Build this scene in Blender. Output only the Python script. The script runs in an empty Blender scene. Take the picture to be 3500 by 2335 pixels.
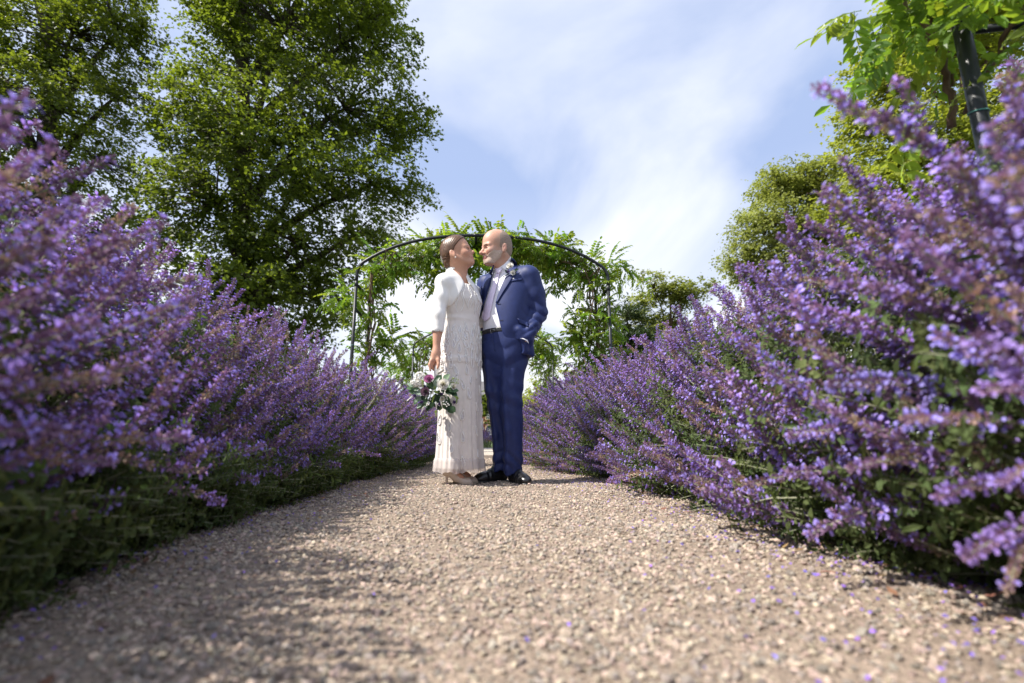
import bpy, bmesh, math, random
import numpy as np
from mathutils import Vector, Matrix, Euler, Quaternion
from mathutils.bvhtree import BVHTree

# ------------------------------------------------------------------ camera, sky, sun, exposure
scene = bpy.context.scene
LENS = 17.5
FPX = 3500 * LENS / 36.0
PITCH = math.atan((1504 - 1167.5) / FPX)
YAW = math.atan(101 / FPX * math.cos(PITCH))
CAM_H = 0.287
cam_d = bpy.data.cameras.new('camera')
cam = bpy.data.objects.new('camera', cam_d)
scene.collection.objects.link(cam)
cam.location = (0, 0, CAM_H)
cam.rotation_euler = (math.pi / 2 + PITCH, 0, -YAW)
cam_d.lens = LENS
cam_d.sensor_width = 36
cam_d.sensor_fit = 'HORIZONTAL'
cam_d.clip_start = 0.02
cam_d.clip_end = 2000
cam_d.dof.use_dof = True
cam_d.dof.focus_distance = 3.42
cam_d.dof.aperture_fstop = 2.1
scene.camera = cam

SUN_AZ = math.radians(-104)     # compass angle from +Y (the way the path runs), negative = left
SUN_EL = math.radians(53)
sun_dir = Vector((math.sin(SUN_AZ) * math.cos(SUN_EL), math.cos(SUN_AZ) * math.cos(SUN_EL), math.sin(SUN_EL)))
sd = bpy.data.lights.new('sun', 'SUN')
sd.energy = 5.0
sd.angle = math.radians(0.55)
sd.color = (1.0, 0.94, 0.85)
so = bpy.data.objects.new('sun', sd)
scene.collection.objects.link(so)
so.rotation_euler = (-sun_dir).to_track_quat('-Z', 'Y').to_euler()

world = bpy.data.worlds.new('World')
scene.world = world
world.use_nodes = True
wn, wl = world.node_tree.nodes, world.node_tree.links
wn.clear()
w_out = wn.new('ShaderNodeOutputWorld')
w_bg = wn.new('ShaderNodeBackground')
w_bg.inputs['Strength'].default_value = 0.108
sky = wn.new('ShaderNodeTexSky')
sky.sky_type = 'NISHITA'
sky.sun_disc = False
sky.sun_elevation = SUN_EL
sky.sun_rotation = SUN_AZ
sky.air_density = 1.0
sky.dust_density = 1.6
sky.ozone_density = 1.6
# thin high cloud: a noise in the plane of the cloud layer (direction divided by its height)
tc = wn.new('ShaderNodeTexCoord')
sep = wn.new('ShaderNodeSeparateXYZ')
wl.new(tc.outputs['Generated'], sep.inputs[0])
zc = wn.new('ShaderNodeMath'); zc.operation = 'MAXIMUM'; zc.inputs[1].default_value = 0.0
wl.new(sep.outputs['Z'], zc.inputs[0])
za = wn.new('ShaderNodeMath'); za.operation = 'ADD'; za.inputs[1].default_value = 0.22
wl.new(zc.outputs[0], za.inputs[0])
dx = wn.new('ShaderNodeMath'); dx.operation = 'DIVIDE'
dy = wn.new('ShaderNodeMath'); dy.operation = 'DIVIDE'
wl.new(sep.outputs['X'], dx.inputs[0]); wl.new(za.outputs[0], dx.inputs[1])
wl.new(sep.outputs['Y'], dy.inputs[0]); wl.new(za.outputs[0], dy.inputs[1])
cmb = wn.new('ShaderNodeCombineXYZ')
wl.new(dx.outputs[0], cmb.inputs[0]); wl.new(dy.outputs[0], cmb.inputs[1])
mapn = wn.new('ShaderNodeMapping')
mapn.inputs['Location'].default_value = (3.1, 0.45, 0.0)
mapn.inputs['Rotation'].default_value = (0, 0, 0.9)
mapn.inputs['Scale'].default_value = (1.25, 0.85, 1.0)
wl.new(cmb.outputs[0], mapn.inputs[0])
n1 = wn.new('ShaderNodeTexNoise'); n1.inputs['Scale'].default_value = 1.35
n1.inputs['Detail'].default_value = 6; n1.inputs['Roughness'].default_value = 0.5
n1.inputs['Distortion'].default_value = 0.6
wl.new(mapn.outputs[0], n1.inputs['Vector'])
cr = wn.new('ShaderNodeValToRGB')
cr.color_ramp.elements[0].position = 0.39; cr.color_ramp.elements[0].color = (0.0, 0.0, 0.0, 1)
cr.color_ramp.elements[1].position = 0.70; cr.color_ramp.elements[1].color = (0.8, 0.8, 0.8, 1)
wl.new(n1.outputs['Fac'], cr.inputs[0])
# more white veil towards the horizon, where the line of sight through the layer is long
hz = wn.new('ShaderNodeMapRange'); hz.inputs['From Min'].default_value = 0.0; hz.inputs['From Max'].default_value = 0.48
hz.inputs['To Min'].default_value = 0.95; hz.inputs['To Max'].default_value = 0.0
wl.new(zc.outputs[0], hz.inputs['Value'])
mx = wn.new('ShaderNodeMath'); mx.operation = 'ADD'; mx.use_clamp = True
wl.new(cr.outputs[0], mx.inputs[0]); wl.new(hz.outputs[0], mx.inputs[1])
mixc = wn.new('ShaderNodeMix'); mixc.data_type = 'RGBA'
wl.new(mx.outputs[0], mixc.inputs[0])
veil = wn.new('ShaderNodeMix'); veil.data_type = 'RGBA'; veil.inputs[0].default_value = 0.78
wl.new(sky.outputs[0], veil.inputs[6]); veil.inputs[7].default_value = (2.9, 3.6, 5.4, 1)
wl.new(veil.outputs[2], mixc.inputs[6])
mixc.inputs[7].default_value = (6.0, 6.15, 6.6, 1)
wl.new(mixc.outputs[2], w_bg.inputs['Color'])
wl.new(w_bg.outputs[0], w_out.inputs['Surface'])

scene.view_settings.view_transform = 'Standard'
scene.view_settings.look = 'None'
scene.view_settings.gamma = 1.0
scene.view_settings.exposure = 0.8
scene.view_settings.use_curve_mapping = False

# ------------------------------------------------------------------ helpers
COL = scene.collection
_cy, _sy, _cp, _sp = math.cos(YAW), math.sin(YAW), math.cos(PITCH), math.sin(PITCH)
_fw = np.array([_sy * _cp, _cy * _cp, _sp]); _rt = np.array([_cy, -_sy, 0.0]); _up = np.cross(_rt, _fw)

def W(px, py, Y=3.4):
    """point at distance Y along the path that a photo measurement (px, py) refers to"""
    d = _fw * FPX + _rt * (px - 1750) - _up * (py - 1167.5)
    return d * (Y / d[1]) + np.array([0, 0, CAM_H])

def link(o, parent=None):
    COL.objects.link(o)
    if parent is not None:
        o.parent = parent
    return o

def tag(o, label=None, cat=None, group=None, kind=None):
    if label: o['label'] = label
    if cat: o['category'] = cat
    if group: o['group'] = group
    if kind: o['kind'] = kind
    return o

def empty(name, loc=(0, 0, 0), label=None, cat=None, group=None):
    o = bpy.data.objects.new(name, None)
    o.empty_display_size = 0.1
    o.location = loc
    link(o)
    return tag(o, label, cat, group)

def mesh_np(name, v, f, mats, mi=None, smooth=False):
    """mesh from an (n,3) array and an (m,k) array or list of faces"""
    me = bpy.data.meshes.new(name)
    v = np.asarray(v, dtype=np.float32)
    if isinstance(f, np.ndarray) and f.ndim == 2:
        k = f.shape[1]
        me.vertices.add(len(v)); me.loops.add(f.size); me.polygons.add(len(f))
        me.vertices.foreach_set('co', v.ravel())
        me.loops.foreach_set('vertex_index', f.astype(np.int32).ravel())
        me.polygons.foreach_set('loop_start', np.arange(0, f.size, k, dtype=np.int32))
        me.polygons.foreach_set('loop_total', np.full(len(f), k, dtype=np.int32))
        me.update(calc_edges=True)
    else:
        me.from_pydata(v.tolist(), [], [list(map(int, q)) for q in f])
    for m in (mats if isinstance(mats, (list, tuple)) else [mats]):
        me.materials.append(m)
    if mi is not None:
        me.polygons.foreach_set('material_index', np.asarray(mi, dtype=np.int32))
    if smooth:
        me.polygons.foreach_set('use_smooth', np.ones(len(me.polygons), dtype=bool))
    return me

def obj(name, me, parent=None, origin=None):
    """link a mesh; vertices are world coordinates, so take the parent's offset away"""
    o = bpy.data.objects.new(name, me)
    link(o, parent)
    if parent is not None:
        o.location = -Vector(parent.location) if not parent.parent else Vector((0, 0, 0))
    return o

class MB:
    """collects tubes, boxes and sheets into one mesh"""
    def __init__(s): s.v = []; s.f = []; s.m = []
    def add(s, v, f, m=0):
        b = len(s.v)
        s.v += [tuple(map(float, p)) for p in v]
        s.f += [[i + b for i in q] for q in f]
        s.m += [m] * len(f)
    def tube(s, pts, rad, n=6, m=0, cap=True):
        pts = [Vector(p) for p in pts]
        if not hasattr(rad, '__len__'): rad = [rad] * len(pts)
        v = []; prev = None
        for i, p in enumerate(pts):
            t = (pts[min(i + 1, len(pts) - 1)] - pts[max(i - 1, 0)])
            if t.length < 1e-9: t = Vector((0, 0, 1))
            t.normalize()
            if prev is None:
                a = Vector((0, 0, 1)) if abs(t.z) < 0.9 else Vector((1, 0, 0))
                u = t.cross(a).normalized()
            else:
                u = (prev - t * prev.dot(t))
                u = u.normalized() if u.length > 1e-6 else t.orthogonal().normalized()
            prev = u
            w = t.cross(u)
            for k in range(n):
                a = 2 * math.pi * k / n
                v.append(p + (u * math.cos(a) + w * math.sin(a)) * rad[i])
        f = []
        for i in range(len(pts) - 1):
            for k in range(n):
                f.append([i * n + k, i * n + (k + 1) % n, (i + 1) * n + (k + 1) % n, (i + 1) * n + k])
        if cap:
            f.append(list(range(n))[::-1]); f.append([(len(pts) - 1) * n + k for k in range(n)])
        s.add(v, f, m)
    def box(s, lo, hi, m=0):
        x0, y0, z0 = lo; x1, y1, z1 = hi
        s.add([(x0,y0,z0),(x1,y0,z0),(x1,y1,z0),(x0,y1,z0),(x0,y0,z1),(x1,y0,z1),(x1,y1,z1),(x0,y1,z1)],
              [[3,2,1,0],[4,5,6,7],[0,1,5,4],[1,2,6,5],[2,3,7,6],[3,0,4,7]], m)
    def mesh(s, name, mats, smooth=False):
        return mesh_np(name, s.v, s.f, mats, s.m, smooth)
    def build(s, name, mats, parent=None, smooth=False):
        return obj(name, s.mesh(name, mats, smooth), parent)

# ------------------------------------------------------------------ materials
def nodes_of(m):
    m.use_nodes = True
    n, l = m.node_tree.nodes, m.node_tree.links
    n.clear()
    o = n.new('ShaderNodeOutputMaterial')
    return n, l, o

def mat(name, col, rough=0.6, var=0.12, scale=30.0, bump=0.0, bscale=None, metallic=0.0, spec=0.4, rnd=0.0,
        sheen=0.0, col2=None, sub=0.0, detail=4, attr=None, coat=0.0):
    m = bpy.data.materials.new(name)
    n, l, o = nodes_of(m)
    b = n.new('ShaderNodeBsdfPrincipled')
    b.inputs['Roughness'].default_value = rough
    b.inputs['Metallic'].default_value = metallic
    b.inputs['Specular IOR Level'].default_value = spec
    if sheen:
        b.inputs['Sheen Weight'].default_value = sheen
        b.inputs['Sheen Roughness'].default_value = 0.4
    if coat: b.inputs['Coat Weight'].default_value = coat
    if sub:
        b.inputs['Subsurface Weight'].default_value = sub
        b.inputs['Subsurface Radius'].default_value = (0.012, 0.005, 0.003)
        b.inputs['Subsurface Scale'].default_value = 1.0
    co = n.new('ShaderNodeTexCoord')
    nz = n.new('ShaderNodeTexNoise'); nz.inputs['Scale'].default_value = scale; nz.inputs['Detail'].default_value = detail
    l.new(co.outputs['Object'], nz.inputs['Vector'])
    mixn = n.new('ShaderNodeMix'); mixn.data_type = 'RGBA'
    c = np.array(col, dtype=float)
    lo = c * (1 - var); hi = c * (1 + var) if col2 is None else np.array(col2, dtype=float)
    mixn.inputs[6].default_value = (*lo, 1); mixn.inputs[7].default_value = (*np.clip(hi, 0, 1), 1)
    rp = n.new('ShaderNodeMapRange'); rp.inputs['From Min'].default_value = 0.3; rp.inputs['From Max'].default_value = 0.7
    l.new(nz.outputs['Fac'], rp.inputs['Value']); l.new(rp.outputs[0], mixn.inputs[0])
    cur = mixn.outputs[2]
    if attr:
        at = n.new('ShaderNodeVertexColor'); at.layer_name = attr
        mu = n.new('ShaderNodeMix'); mu.data_type = 'RGBA'; mu.blend_type = 'MULTIPLY'; mu.inputs[0].default_value = 1
        l.new(cur, mu.inputs[6]); l.new(at.outputs['Color'], mu.inputs[7]); cur = mu.outputs[2]
    if rnd:
        oi = n.new('ShaderNodeObjectInfo')
        hs = n.new('ShaderNodeHueSaturation')
        r1 = n.new('ShaderNodeMapRange'); r1.inputs['To Min'].default_value = 1 - rnd; r1.inputs['To Max'].default_value = 1 + rnd
        l.new(oi.outputs['Random'], r1.inputs['Value']); l.new(r1.outputs[0], hs.inputs['Value'])
        wn_ = n.new('ShaderNodeTexWhiteNoise'); wn_.noise_dimensions = '1D'
        l.new(oi.outputs['Random'], wn_.inputs['W'])
        r2 = n.new('ShaderNodeMapRange'); r2.inputs['To Min'].default_value = 0.5 - rnd * 0.08; r2.inputs['To Max'].default_value = 0.5 + rnd * 0.08
        l.new(wn_.outputs['Value'], r2.inputs['Value']); l.new(r2.outputs[0], hs.inputs['Hue'])
        l.new(cur, hs.inputs['Color']); cur = hs.outputs[0]
    l.new(cur, b.inputs['Base Color'])
    if bump:
        nb = n.new('ShaderNodeTexNoise'); nb.inputs['Scale'].default_value = bscale or scale * 3; nb.inputs['Detail'].default_value = 3
        l.new(co.outputs['Object'], nb.inputs['Vector'])
        bp = n.new('ShaderNodeBump'); bp.inputs['Strength'].default_value = min(1.0, bump); bp.inputs['Distance'].default_value = 0.01 * bump
        l.new(nb.outputs['Fac'], bp.inputs['Height']); l.new(bp.outputs[0], b.inputs['Normal'])
    l.new(b.outputs[0], o.inputs['Surface'])
    return m

def leaf_mat(name, col, tcol, var=0.3, scale=3.0, trans=0.45, rough=0.5, rnd=0.0, spec=0.35, fine=0.0):
    """leaf: diffuse and glossy front plus light that comes through the blade"""
    m = bpy.data.materials.new(name)
    n, l, o = nodes_of(m)
    b = n.new('ShaderNodeBsdfPrincipled'); b.inputs['Roughness'].default_value = rough
    b.inputs['Specular IOR Level'].default_value = spec
    t = n.new('ShaderNodeBsdfTranslucent')
    ms = n.new('ShaderNodeMixShader'); ms.inputs[0].default_value = trans
    co = n.new('ShaderNodeTexCoord')
    nz = n.new('ShaderNodeTexNoise'); nz.inputs['Scale'].default_value = scale; nz.inputs['Detail'].default_value = 6
    nz.inputs['Roughness'].default_value = 0.7
    l.new(co.outputs['Object'], nz.inputs['Vector'])
    rp = n.new('ShaderNodeMapRange'); rp.inputs['From Min'].default_value = 0.3; rp.inputs['From Max'].default_value = 0.7
    rp.inputs['To Min'].default_value = 1 - var; rp.inputs['To Max'].default_value = 1 + var
    l.new(nz.outputs['Fac'], rp.inputs['Value'])
    val = rp.outputs[0]
    if rnd:
        oi = n.new('ShaderNodeObjectInfo')
        r1 = n.new('ShaderNodeMapRange'); r1.inputs['To Min'].default_value = 1 - rnd; r1.inputs['To Max'].default_value = 1 + rnd
        l.new(oi.outputs['Random'], r1.inputs['Value'])
        mm = n.new('ShaderNodeMath'); mm.operation = 'MULTIPLY'
        l.new(val, mm.inputs[0]); l.new(r1.outputs[0], mm.inputs[1]); val = mm.outputs[0]
    for c, s in ((col, b.inputs['Base Color']), (tcol, t.inputs['Color'])):
        hs = n.new('ShaderNodeHueSaturation'); hs.inputs['Color'].default_value = (*c, 1)
        l.new(val, hs.inputs['Value'])
        if rnd:
            hh = n.new('ShaderNodeMapRange'); hh.inputs['To Min'].default_value = 0.5 - rnd * 0.07; hh.inputs['To Max'].default_value = 0.5 + rnd * 0.07
            wn_ = n.new('ShaderNodeTexWhiteNoise'); wn_.noise_dimensions = '1D'
            l.new(oi.outputs['Random'], wn_.inputs['W']); l.new(wn_.outputs['Value'], hh.inputs['Value'])
            l.new(hh.outputs[0], hs.inputs['Hue'])
        l.new(hs.outputs[0], s)
    l.new(b.outputs[0], ms.inputs[1]); l.new(t.outputs[0], ms.inputs[2]); l.new(ms.outputs[0], o.inputs['Surface'])
    return m

# ------------------------------------------------------------------ scatter: points -> instances of small meshes (stuff only)
def scatter(name, pos, eul, scl, idx, protos, parent=None):
    me = bpy.data.meshes.new(name)
    n = len(pos)
    me.vertices.add(n)
    me.vertices.foreach_set('co', np.asarray(pos, dtype=np.float32).ravel())
    a = me.attributes.new('rot', 'FLOAT_VECTOR', 'POINT'); a.data.foreach_set('vector', np.asarray(eul, dtype=np.float32).ravel())
    a = me.attributes.new('scl', 'FLOAT', 'POINT'); a.data.foreach_set('value', np.asarray(scl, dtype=np.float32).ravel())
    a = me.attributes.new('idx', 'INT', 'POINT'); a.data.foreach_set('value', np.asarray(idx, dtype=np.int32).ravel())
    o = bpy.data.objects.new(name, me)
    link(o, parent)
    if parent is not None: o.location = -Vector(parent.location)
    ng = bpy.data.node_groups.new(name + '_nodes', 'GeometryNodeTree')
    ng.interface.new_socket('Geometry', in_out='INPUT', socket_type='NodeSocketGeometry')
    ng.interface.new_socket('Geometry', in_out='OUTPUT', socket_type='NodeSocketGeometry')
    N, L = ng.nodes, ng.links
    gi, go = N.new('NodeGroupInput'), N.new('NodeGroupOutput')
    iop = N.new('GeometryNodeInstanceOnPoints')
    jn = N.new('GeometryNodeJoinGeometry')
    for p in protos[::-1]:
        ob = bpy.data.objects.new(p.name + '_piece', p)
        oi = N.new('GeometryNodeObjectInfo'); oi.inputs['Object'].default_value = ob
        oi.inputs['As Instance'].default_value = True
        L.new(oi.outputs['Geometry'], jn.inputs[0])
    def named(nm, ty):
        x = N.new('GeometryNodeInputNamedAttribute'); x.data_type = ty; x.inputs['Name'].default_value = nm
        return [q for q in x.outputs if q.enabled and q.name == 'Attribute'][0]
    e2r = N.new('FunctionNodeEulerToRotation')
    L.new(named('rot', 'FLOAT_VECTOR'), e2r.inputs[0])
    L.new(gi.outputs[0], iop.inputs['Points'])
    L.new(jn.outputs[0], iop.inputs['Instance'])
    iop.inputs['Pick Instance'].default_value = True
    L.new(named('idx', 'INT'), iop.inputs['Instance Index'])
    L.new(e2r.outputs[0], iop.inputs['Rotation'])
    L.new(named('scl', 'FLOAT'), iop.inputs['Scale'])
    L.new(iop.outputs[0], go.inputs[0])
    md = o.modifiers.new('scatter', 'NODES'); md.node_group = ng
    tag(o, kind='stuff')
    return o

def eul_from_axes(z, x):
    """euler angles of the frames with given local +Z and (roughly) local +X, both (n,3)"""
    z = z / np.linalg.norm(z, axis=1, keepdims=True)
    x = x - z * np.sum(x * z, axis=1, keepdims=True)
    x = x / np.maximum(np.linalg.norm(x, axis=1, keepdims=True), 1e-6)
    y = np.cross(z, x)
    # R = [x y z] columns ; XYZ euler (blender order): R = Rz Ry Rx
    ry = np.arcsin(np.clip(-x[:, 2], -1, 1))
    rx = np.arctan2(y[:, 2], z[:, 2])
    rz = np.arctan2(x[:, 1], x[:, 0])
    return np.stack([rx, ry, rz], 1)

def smooth01(a, b, x):
    t = np.clip((x - a) / (b - a), 0, 1)
    return t * t * (3 - 2 * t)
# ------------------------------------------------------------------ the setting
rng = np.random.default_rng(7)
M = {}
M['soil'] = mat('soil', (0.045, 0.035, 0.022), 0.95, 0.4, 6, 0.8, 40)
M['grass'] = mat('grass', (0.055, 0.085, 0.022), 0.9, 0.35, 1.2, 0.8, 60, detail=8)
M['gravel_bed'] = mat('gravel_bed', (0.25, 0.195, 0.15), 0.95, 0.35, 55, 1.0, 120, detail=6)
M['stone'] = mat('stone', (0.44, 0.355, 0.285), 0.9, 0.22, 60, 0.5, 150, rnd=0.38, spec=0.25)
M['stone_grey'] = mat('stone_grey', (0.31, 0.27, 0.235), 0.9, 0.25, 60, 0.5, 150, rnd=0.38, spec=0.25)
M['paving'] = mat('paving', (0.42, 0.36, 0.30), 0.85, 0.15, 6, 0.3, 40, rnd=0.1)
M['petal_fallen'] = mat('petal_fallen', (0.17, 0.10, 0.46), 0.7, 0.2, 40, rnd=0.35)
M['brick'] = mat('brick', (0.24, 0.085, 0.05), 0.85, 0.3, 2.2, 0.3, 20, detail=8)
M['cream_stone'] = mat('cream_stone', (0.58, 0.44, 0.27), 0.8, 0.12, 3)
M['paint_white'] = mat('paint_white', (0.75, 0.74, 0.7), 0.5, 0.05, 4)
M['slate'] = mat('slate', (0.12, 0.115, 0.12), 0.7, 0.25, 3, 0.4, 8)
M['pane'] = mat('pane', (0.03, 0.05, 0.05), 0.08, 0.2, 1, spec=0.8)

def sheet(name, x0, x1, y0, y1, z, m, kind='structure', n=1):
    v = [(x0, y0, z), (x1, y0, z), (x1, y1, z), (x0, y1, z)]
    return tag(obj(name, mesh_np(name, v, np.array([[0, 1, 2, 3]]), m)), kind=kind)

sheet('ground', -600, 600, -60, 900, -0.02, M['grass'])
sheet('soil_bed', -2.6, 2.6, -2.0, 8.2, -0.008, M['soil'])
# gravel path: slightly uneven sheet
PATH_HW = 1.05
nx, ny = 30, 140
gx = np.linspace(-PATH_HW, PATH_HW, nx); gy = np.linspace(-1.5, 8.1, ny)
GX, GY = np.meshgrid(gx, gy)
def path_z(x, y):
    return 0.006 * np.sin(x * 5.1 + y * 1.3) * np.sin(y * 2.7 + 1) + 0.004 * np.sin(x * 13 + y * 9) - 0.010 * smooth01(0.75, 1.05, np.abs(x)) + 0.004
pv = np.stack([GX.ravel(), GY.ravel(), path_z(GX, GY).ravel()], 1)
ii = (np.arange(ny - 1)[:, None] * nx + np.arange(nx - 1)[None, :]).ravel()
pf = np.stack([ii, ii + 1, ii + nx + 1, ii + nx], 1)
tag(obj('gravel_path', mesh_np('gravel_path', pv, pf, M['gravel_bed'], smooth=True)), kind='structure')

# loose stones
def pebble(seed, m):
    r = np.random.default_rng(seed)
    bm = bmesh.new(); bmesh.ops.create_icosphere(bm, subdivisions=1, radius=0.5)
    dirs = r.normal(size=(9, 3)); dirs /= np.linalg.norm(dirs, axis=1, keepdims=True)
    cut = r.uniform(0.26, 0.44, 9)
    for v in bm.verts:
        p = np.array(v.co)
        for d, c in zip(dirs, cut):
            e = p @ d - c
            if e > 0: p = p - d * e
        p = p * np.array([1.15, 0.9, 0.68])
        v.co = p
    me = bpy.data.meshes.new('pebble'); bm.to_mesh(me); bm.free(); me.materials.append(m)
    return me
pebbles = [pebble(i, M['stone'] if i % 3 else M['stone_grey']) for i in range(9)]
def stones(n, y0, y1, s0, s1, power=1.0):
    y = y0 + (y1 - y0) * rng.random(n) ** power
    x = rng.uniform(-PATH_HW, PATH_HW, n)
    return x, y, s0 + (s1 - s0) * rng.random(n) ** 2.5
xs_, ys_, ss_ = [], [], []
for a in ((30000, 0.35, 1.8, .006, .018, 1.0), (26000, 1.7, 4.2, .007, .018, 1.0), (14000, 4.2, 8.05, .010, .022, 1.0), (260, 0.4, 4.0, .019, .028, 1.0)):
    x, y, s = stones(*a); xs_.append(x); ys_.append(y); ss_.append(s)
x, y, s = map(np.concatenate, (xs_, ys_, ss_))
# keep loose stones in patches: walked-on strips show the fine bed
pn = np.sin(x * 4.2 + 1.3 * np.sin(y * 1.9)) + np.sin(y * 3.1 + x * 2.0) * 0.6
keep = rng.random(len(x)) < np.clip(0.86 + 0.14 * pn, 0.5, 1)
x, y, s = x[keep], y[keep], s[keep]
z = path_z(x, y) + s * 0.14
tag(scatter('loose_gravel', np.stack([x, y, z], 1), rng.uniform(0, 6.28, (len(x), 3)) * np.array([0.12, 0.12, 1]), s, rng.integers(0, 9, len(x)), pebbles),
    'loose beige and grey gravel covering the path between the flower borders', 'gravel')

# fallen purple petals, thicker along the borders
mb = MB(); mb.add([(-.5, 0, 0), (0, -.35, .12), (.5, 0, 0.02), (0, .35, .16)], [[0, 1, 2], [0, 2, 3]])
mb2 = MB(); mb2.add([(-.5, 0, .1), (-.1, -.3, 0), (.45, -.1, .15), (.3, .3, .05), (-.2, .28, .12)], [[0, 1, 2, 3, 4]])
pets = [mb.mesh('petal', M['petal_fallen']), mb2.mesh('petal', M['petal_fallen'])]
n = 2600
y = 0.4 + 5 * rng.random(n) ** 1.3
sgn = np.where(rng.random(n) < 0.62, 1, -1)
x = sgn * np.clip(1.0 - np.abs(rng.normal(0, 0.28, n)), -0.3, 1.0)
tag(scatter('fallen_petals', np.stack([x, y, path_z(x, y) + 0.012], 1), rng.uniform(-.5, .5, (n, 3)) + np.array([0, 0, 1]) * rng.uniform(0, 6.28, (n, 1)),
            rng.uniform(.006, .012, n), rng.integers(0, 2, n), pets),
    'tiny fallen violet petals strewn over the gravel along both borders', 'petals')

# dry leaf and stem bits along the borders
M['litter'] = mat('litter', (0.16, 0.085, 0.045), 0.85, 0.4, 40, rnd=0.5)
mb = MB(); mb.add([(-.5, 0, .05), (-.1, -.2, .12), (.5, 0, 0.1), (-.05, .22, .02)], [[0, 1, 2], [0, 2, 3]])
mb2 = MB(); mb2.tube([(-.5, 0, .03), (0, .06, .07), (.5, -.05, .04)], .035, 4)
lit = [mb.mesh('dry_leaf', M['litter']), mb2.mesh('dry_stem', M['litter'])]
n = 900
y = 0.45 + 4.5 * rng.random(n) ** 1.2
x = np.where(rng.random(n) < .5, 1, -1) * np.clip(1.0 - np.abs(rng.normal(0, .22, n)), .1, 1.02)
tag(scatter('leaf_litter', np.stack([x, y, path_z(x, y) + 0.010], 1), rng.uniform(-.35, .35, (n, 3)) + np.array([0, 0, 1]) * rng.uniform(0, 6.28, (n, 1)),
            rng.uniform(.010, .034, n), rng.integers(0, 2, n), lit),
    'scattered dry brown leaf and stem bits along both edges of the path', 'leaf litter')

# kerb and paved cross path beyond the gravel
kerb = empty('stone_kerb', (0, 8.2, 0), 'low pale stone kerb across the far end of the gravel path', 'kerb')
k0 = None
for i in range(6):
    if k0 is None:
        mb = MB(); mb.box((-.44, -.09, -.05), (.44, .09, .05)); k0 = mb.mesh('kerb_stone', M['paving'])
    o = bpy.data.objects.new('kerb_stone', k0); link(o, kerb); o.location = ((i - 2.5) * .9, 0, 0.0)
pave = empty('paved_terrace', (0, 8.3, 0)); tag(pave, kind='structure')
mb = MB(); mb.box((-.59, -.59, -.03), (.59, .59, .03)); s0 = mb.mesh('paving_slab', M['paving'])
for j in range(6):
    for i in range(12):
        o = bpy.data.objects.new('paving_slab', s0); link(o, pave); o.location = ((i - 5.5) * 1.2, 0.62 + j * 1.2, 0.02)

# ------------------------------------------------------------------ brick house far behind
def house():
    Y = 104.0
    root = empty('brick_house', (0, Y, 0), 'distant two-storey red brick house with cream stone trim seen between the couple', 'house')
    mb = MB(); X0, X1, D = -7.0, 9.0, 12.0
    mb.box((X0, Y, -.5), (X1, Y + D, 8.6)); wall = mb.build('wall', M['brick'], root)
    mb = MB(); mb.box((X0 - .12, Y - .14, 3.62), (X1 + .12, Y - .01, 4.0)); mb.build('string_course', M['cream_stone'], root)
    mb = MB(); mb.box((X0 - .4, Y - .5, 8.62), (X1 + .4, Y + D + .5, 9.0)); mb.build('cornice', M['cream_stone'], root)
    mb = MB()
    mb.add([(X0 - .5, Y - .6, 9.02), (X1 + .5, Y - .6, 9.02), (X1 + .5, Y + D + .6, 9.02), (X0 - .5, Y + D + .6, 9.02), (X0 + 5, Y + D / 2, 13), (X1 - 5, Y + D / 2, 13)],
           [[0, 1, 5, 4], [1, 2, 5], [2, 3, 4, 5], [3, 0, 4], [3, 2, 1, 0]])
    rf = mb.build('roof', M['slate'], root)
    for cx in (-2.5, 4.5):
        mb = MB(); mb.box((cx - .6, Y + 4.5, 10.5), (cx + .6, Y + 5.7, 14.6)); c = mb.build('chimney', M['brick'], None); c.parent = rf
        c.location = Vector((0, -Y, 0)) - Vector(rf.location); c.location = (0, 0, 0)
    for i in range(5):
        cx = 1.35 + (i - 2) * 3.1
        for up in (0, 1):
            z0, z1, hw = (4.55, 6.55, .62) if up else (1.0, 2.6, .62)
            mb = MB()
            if up:
                mb.box((cx - hw - .24, Y - .10, z0 - .2), (cx + hw + .24, Y - .015, z1 + .3))
            else:
                mb.box((cx - hw - .24, Y - .10, z0 - .2), (cx + hw + .24, Y - .015, z1))
                pts = [(cx + (hw + .24) * math.cos(a), z1 + .003 + (hw + .24) * math.sin(a)) for a in np.linspace(0, math.pi, 11)]
                mb.add([(p[0], Y - .10, p[1]) for p in pts] + [(p[0], Y - .015, p[1]) for p in pts],
                       [list(range(11))[::-1]] + [[k, k + 1, k + 12, k + 11] for k in range(10)])
            w = mb.build('window', M['cream_stone'], root)
            mb = MB(); mb.box((cx - hw, Y - .125, z0), (cx + hw, Y - .102, z1))
            if not up:
                pts = [(cx + hw * math.cos(a), z1 + .003 + hw * math.sin(a)) for a in np.linspace(0, math.pi, 11)]
                mb.add([(p[0], Y - .125, p[1]) for p in pts], [list(range(11))[::-1]])
            g = mb.build('pane', M['pane'], None); g.parent = w
            mb = MB()
            for k in range(-1, 2): mb.box((cx + k * hw / 2 - .03, Y - .15, z0), (cx + k * hw / 2 + .03, Y - .128, z1))
            for k in range(1, 4): mb.box((cx - hw, Y - .175, z0 + (z1 - z0) * k / 4 - .03), (cx + hw, Y - .153, z0 + (z1 - z0) * k / 4 + .03))
            g = mb.build('glazing_bars', M['paint_white'], None); g.parent = w
house()
# ------------------------------------------------------------------ trees
M['bark'] = mat('bark', (0.05, 0.04, 0.03), 0.95, 0.35, 8, 1.0, 30)
M['bark_brown'] = mat('bark_brown', (0.10, 0.06, 0.04), 0.9, 0.3, 20, 0.8, 60)

def bez(a, b, c, t):
    return (1 - t) ** 2 * a + 2 * t * (1 - t) * b + t * t * c

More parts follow.
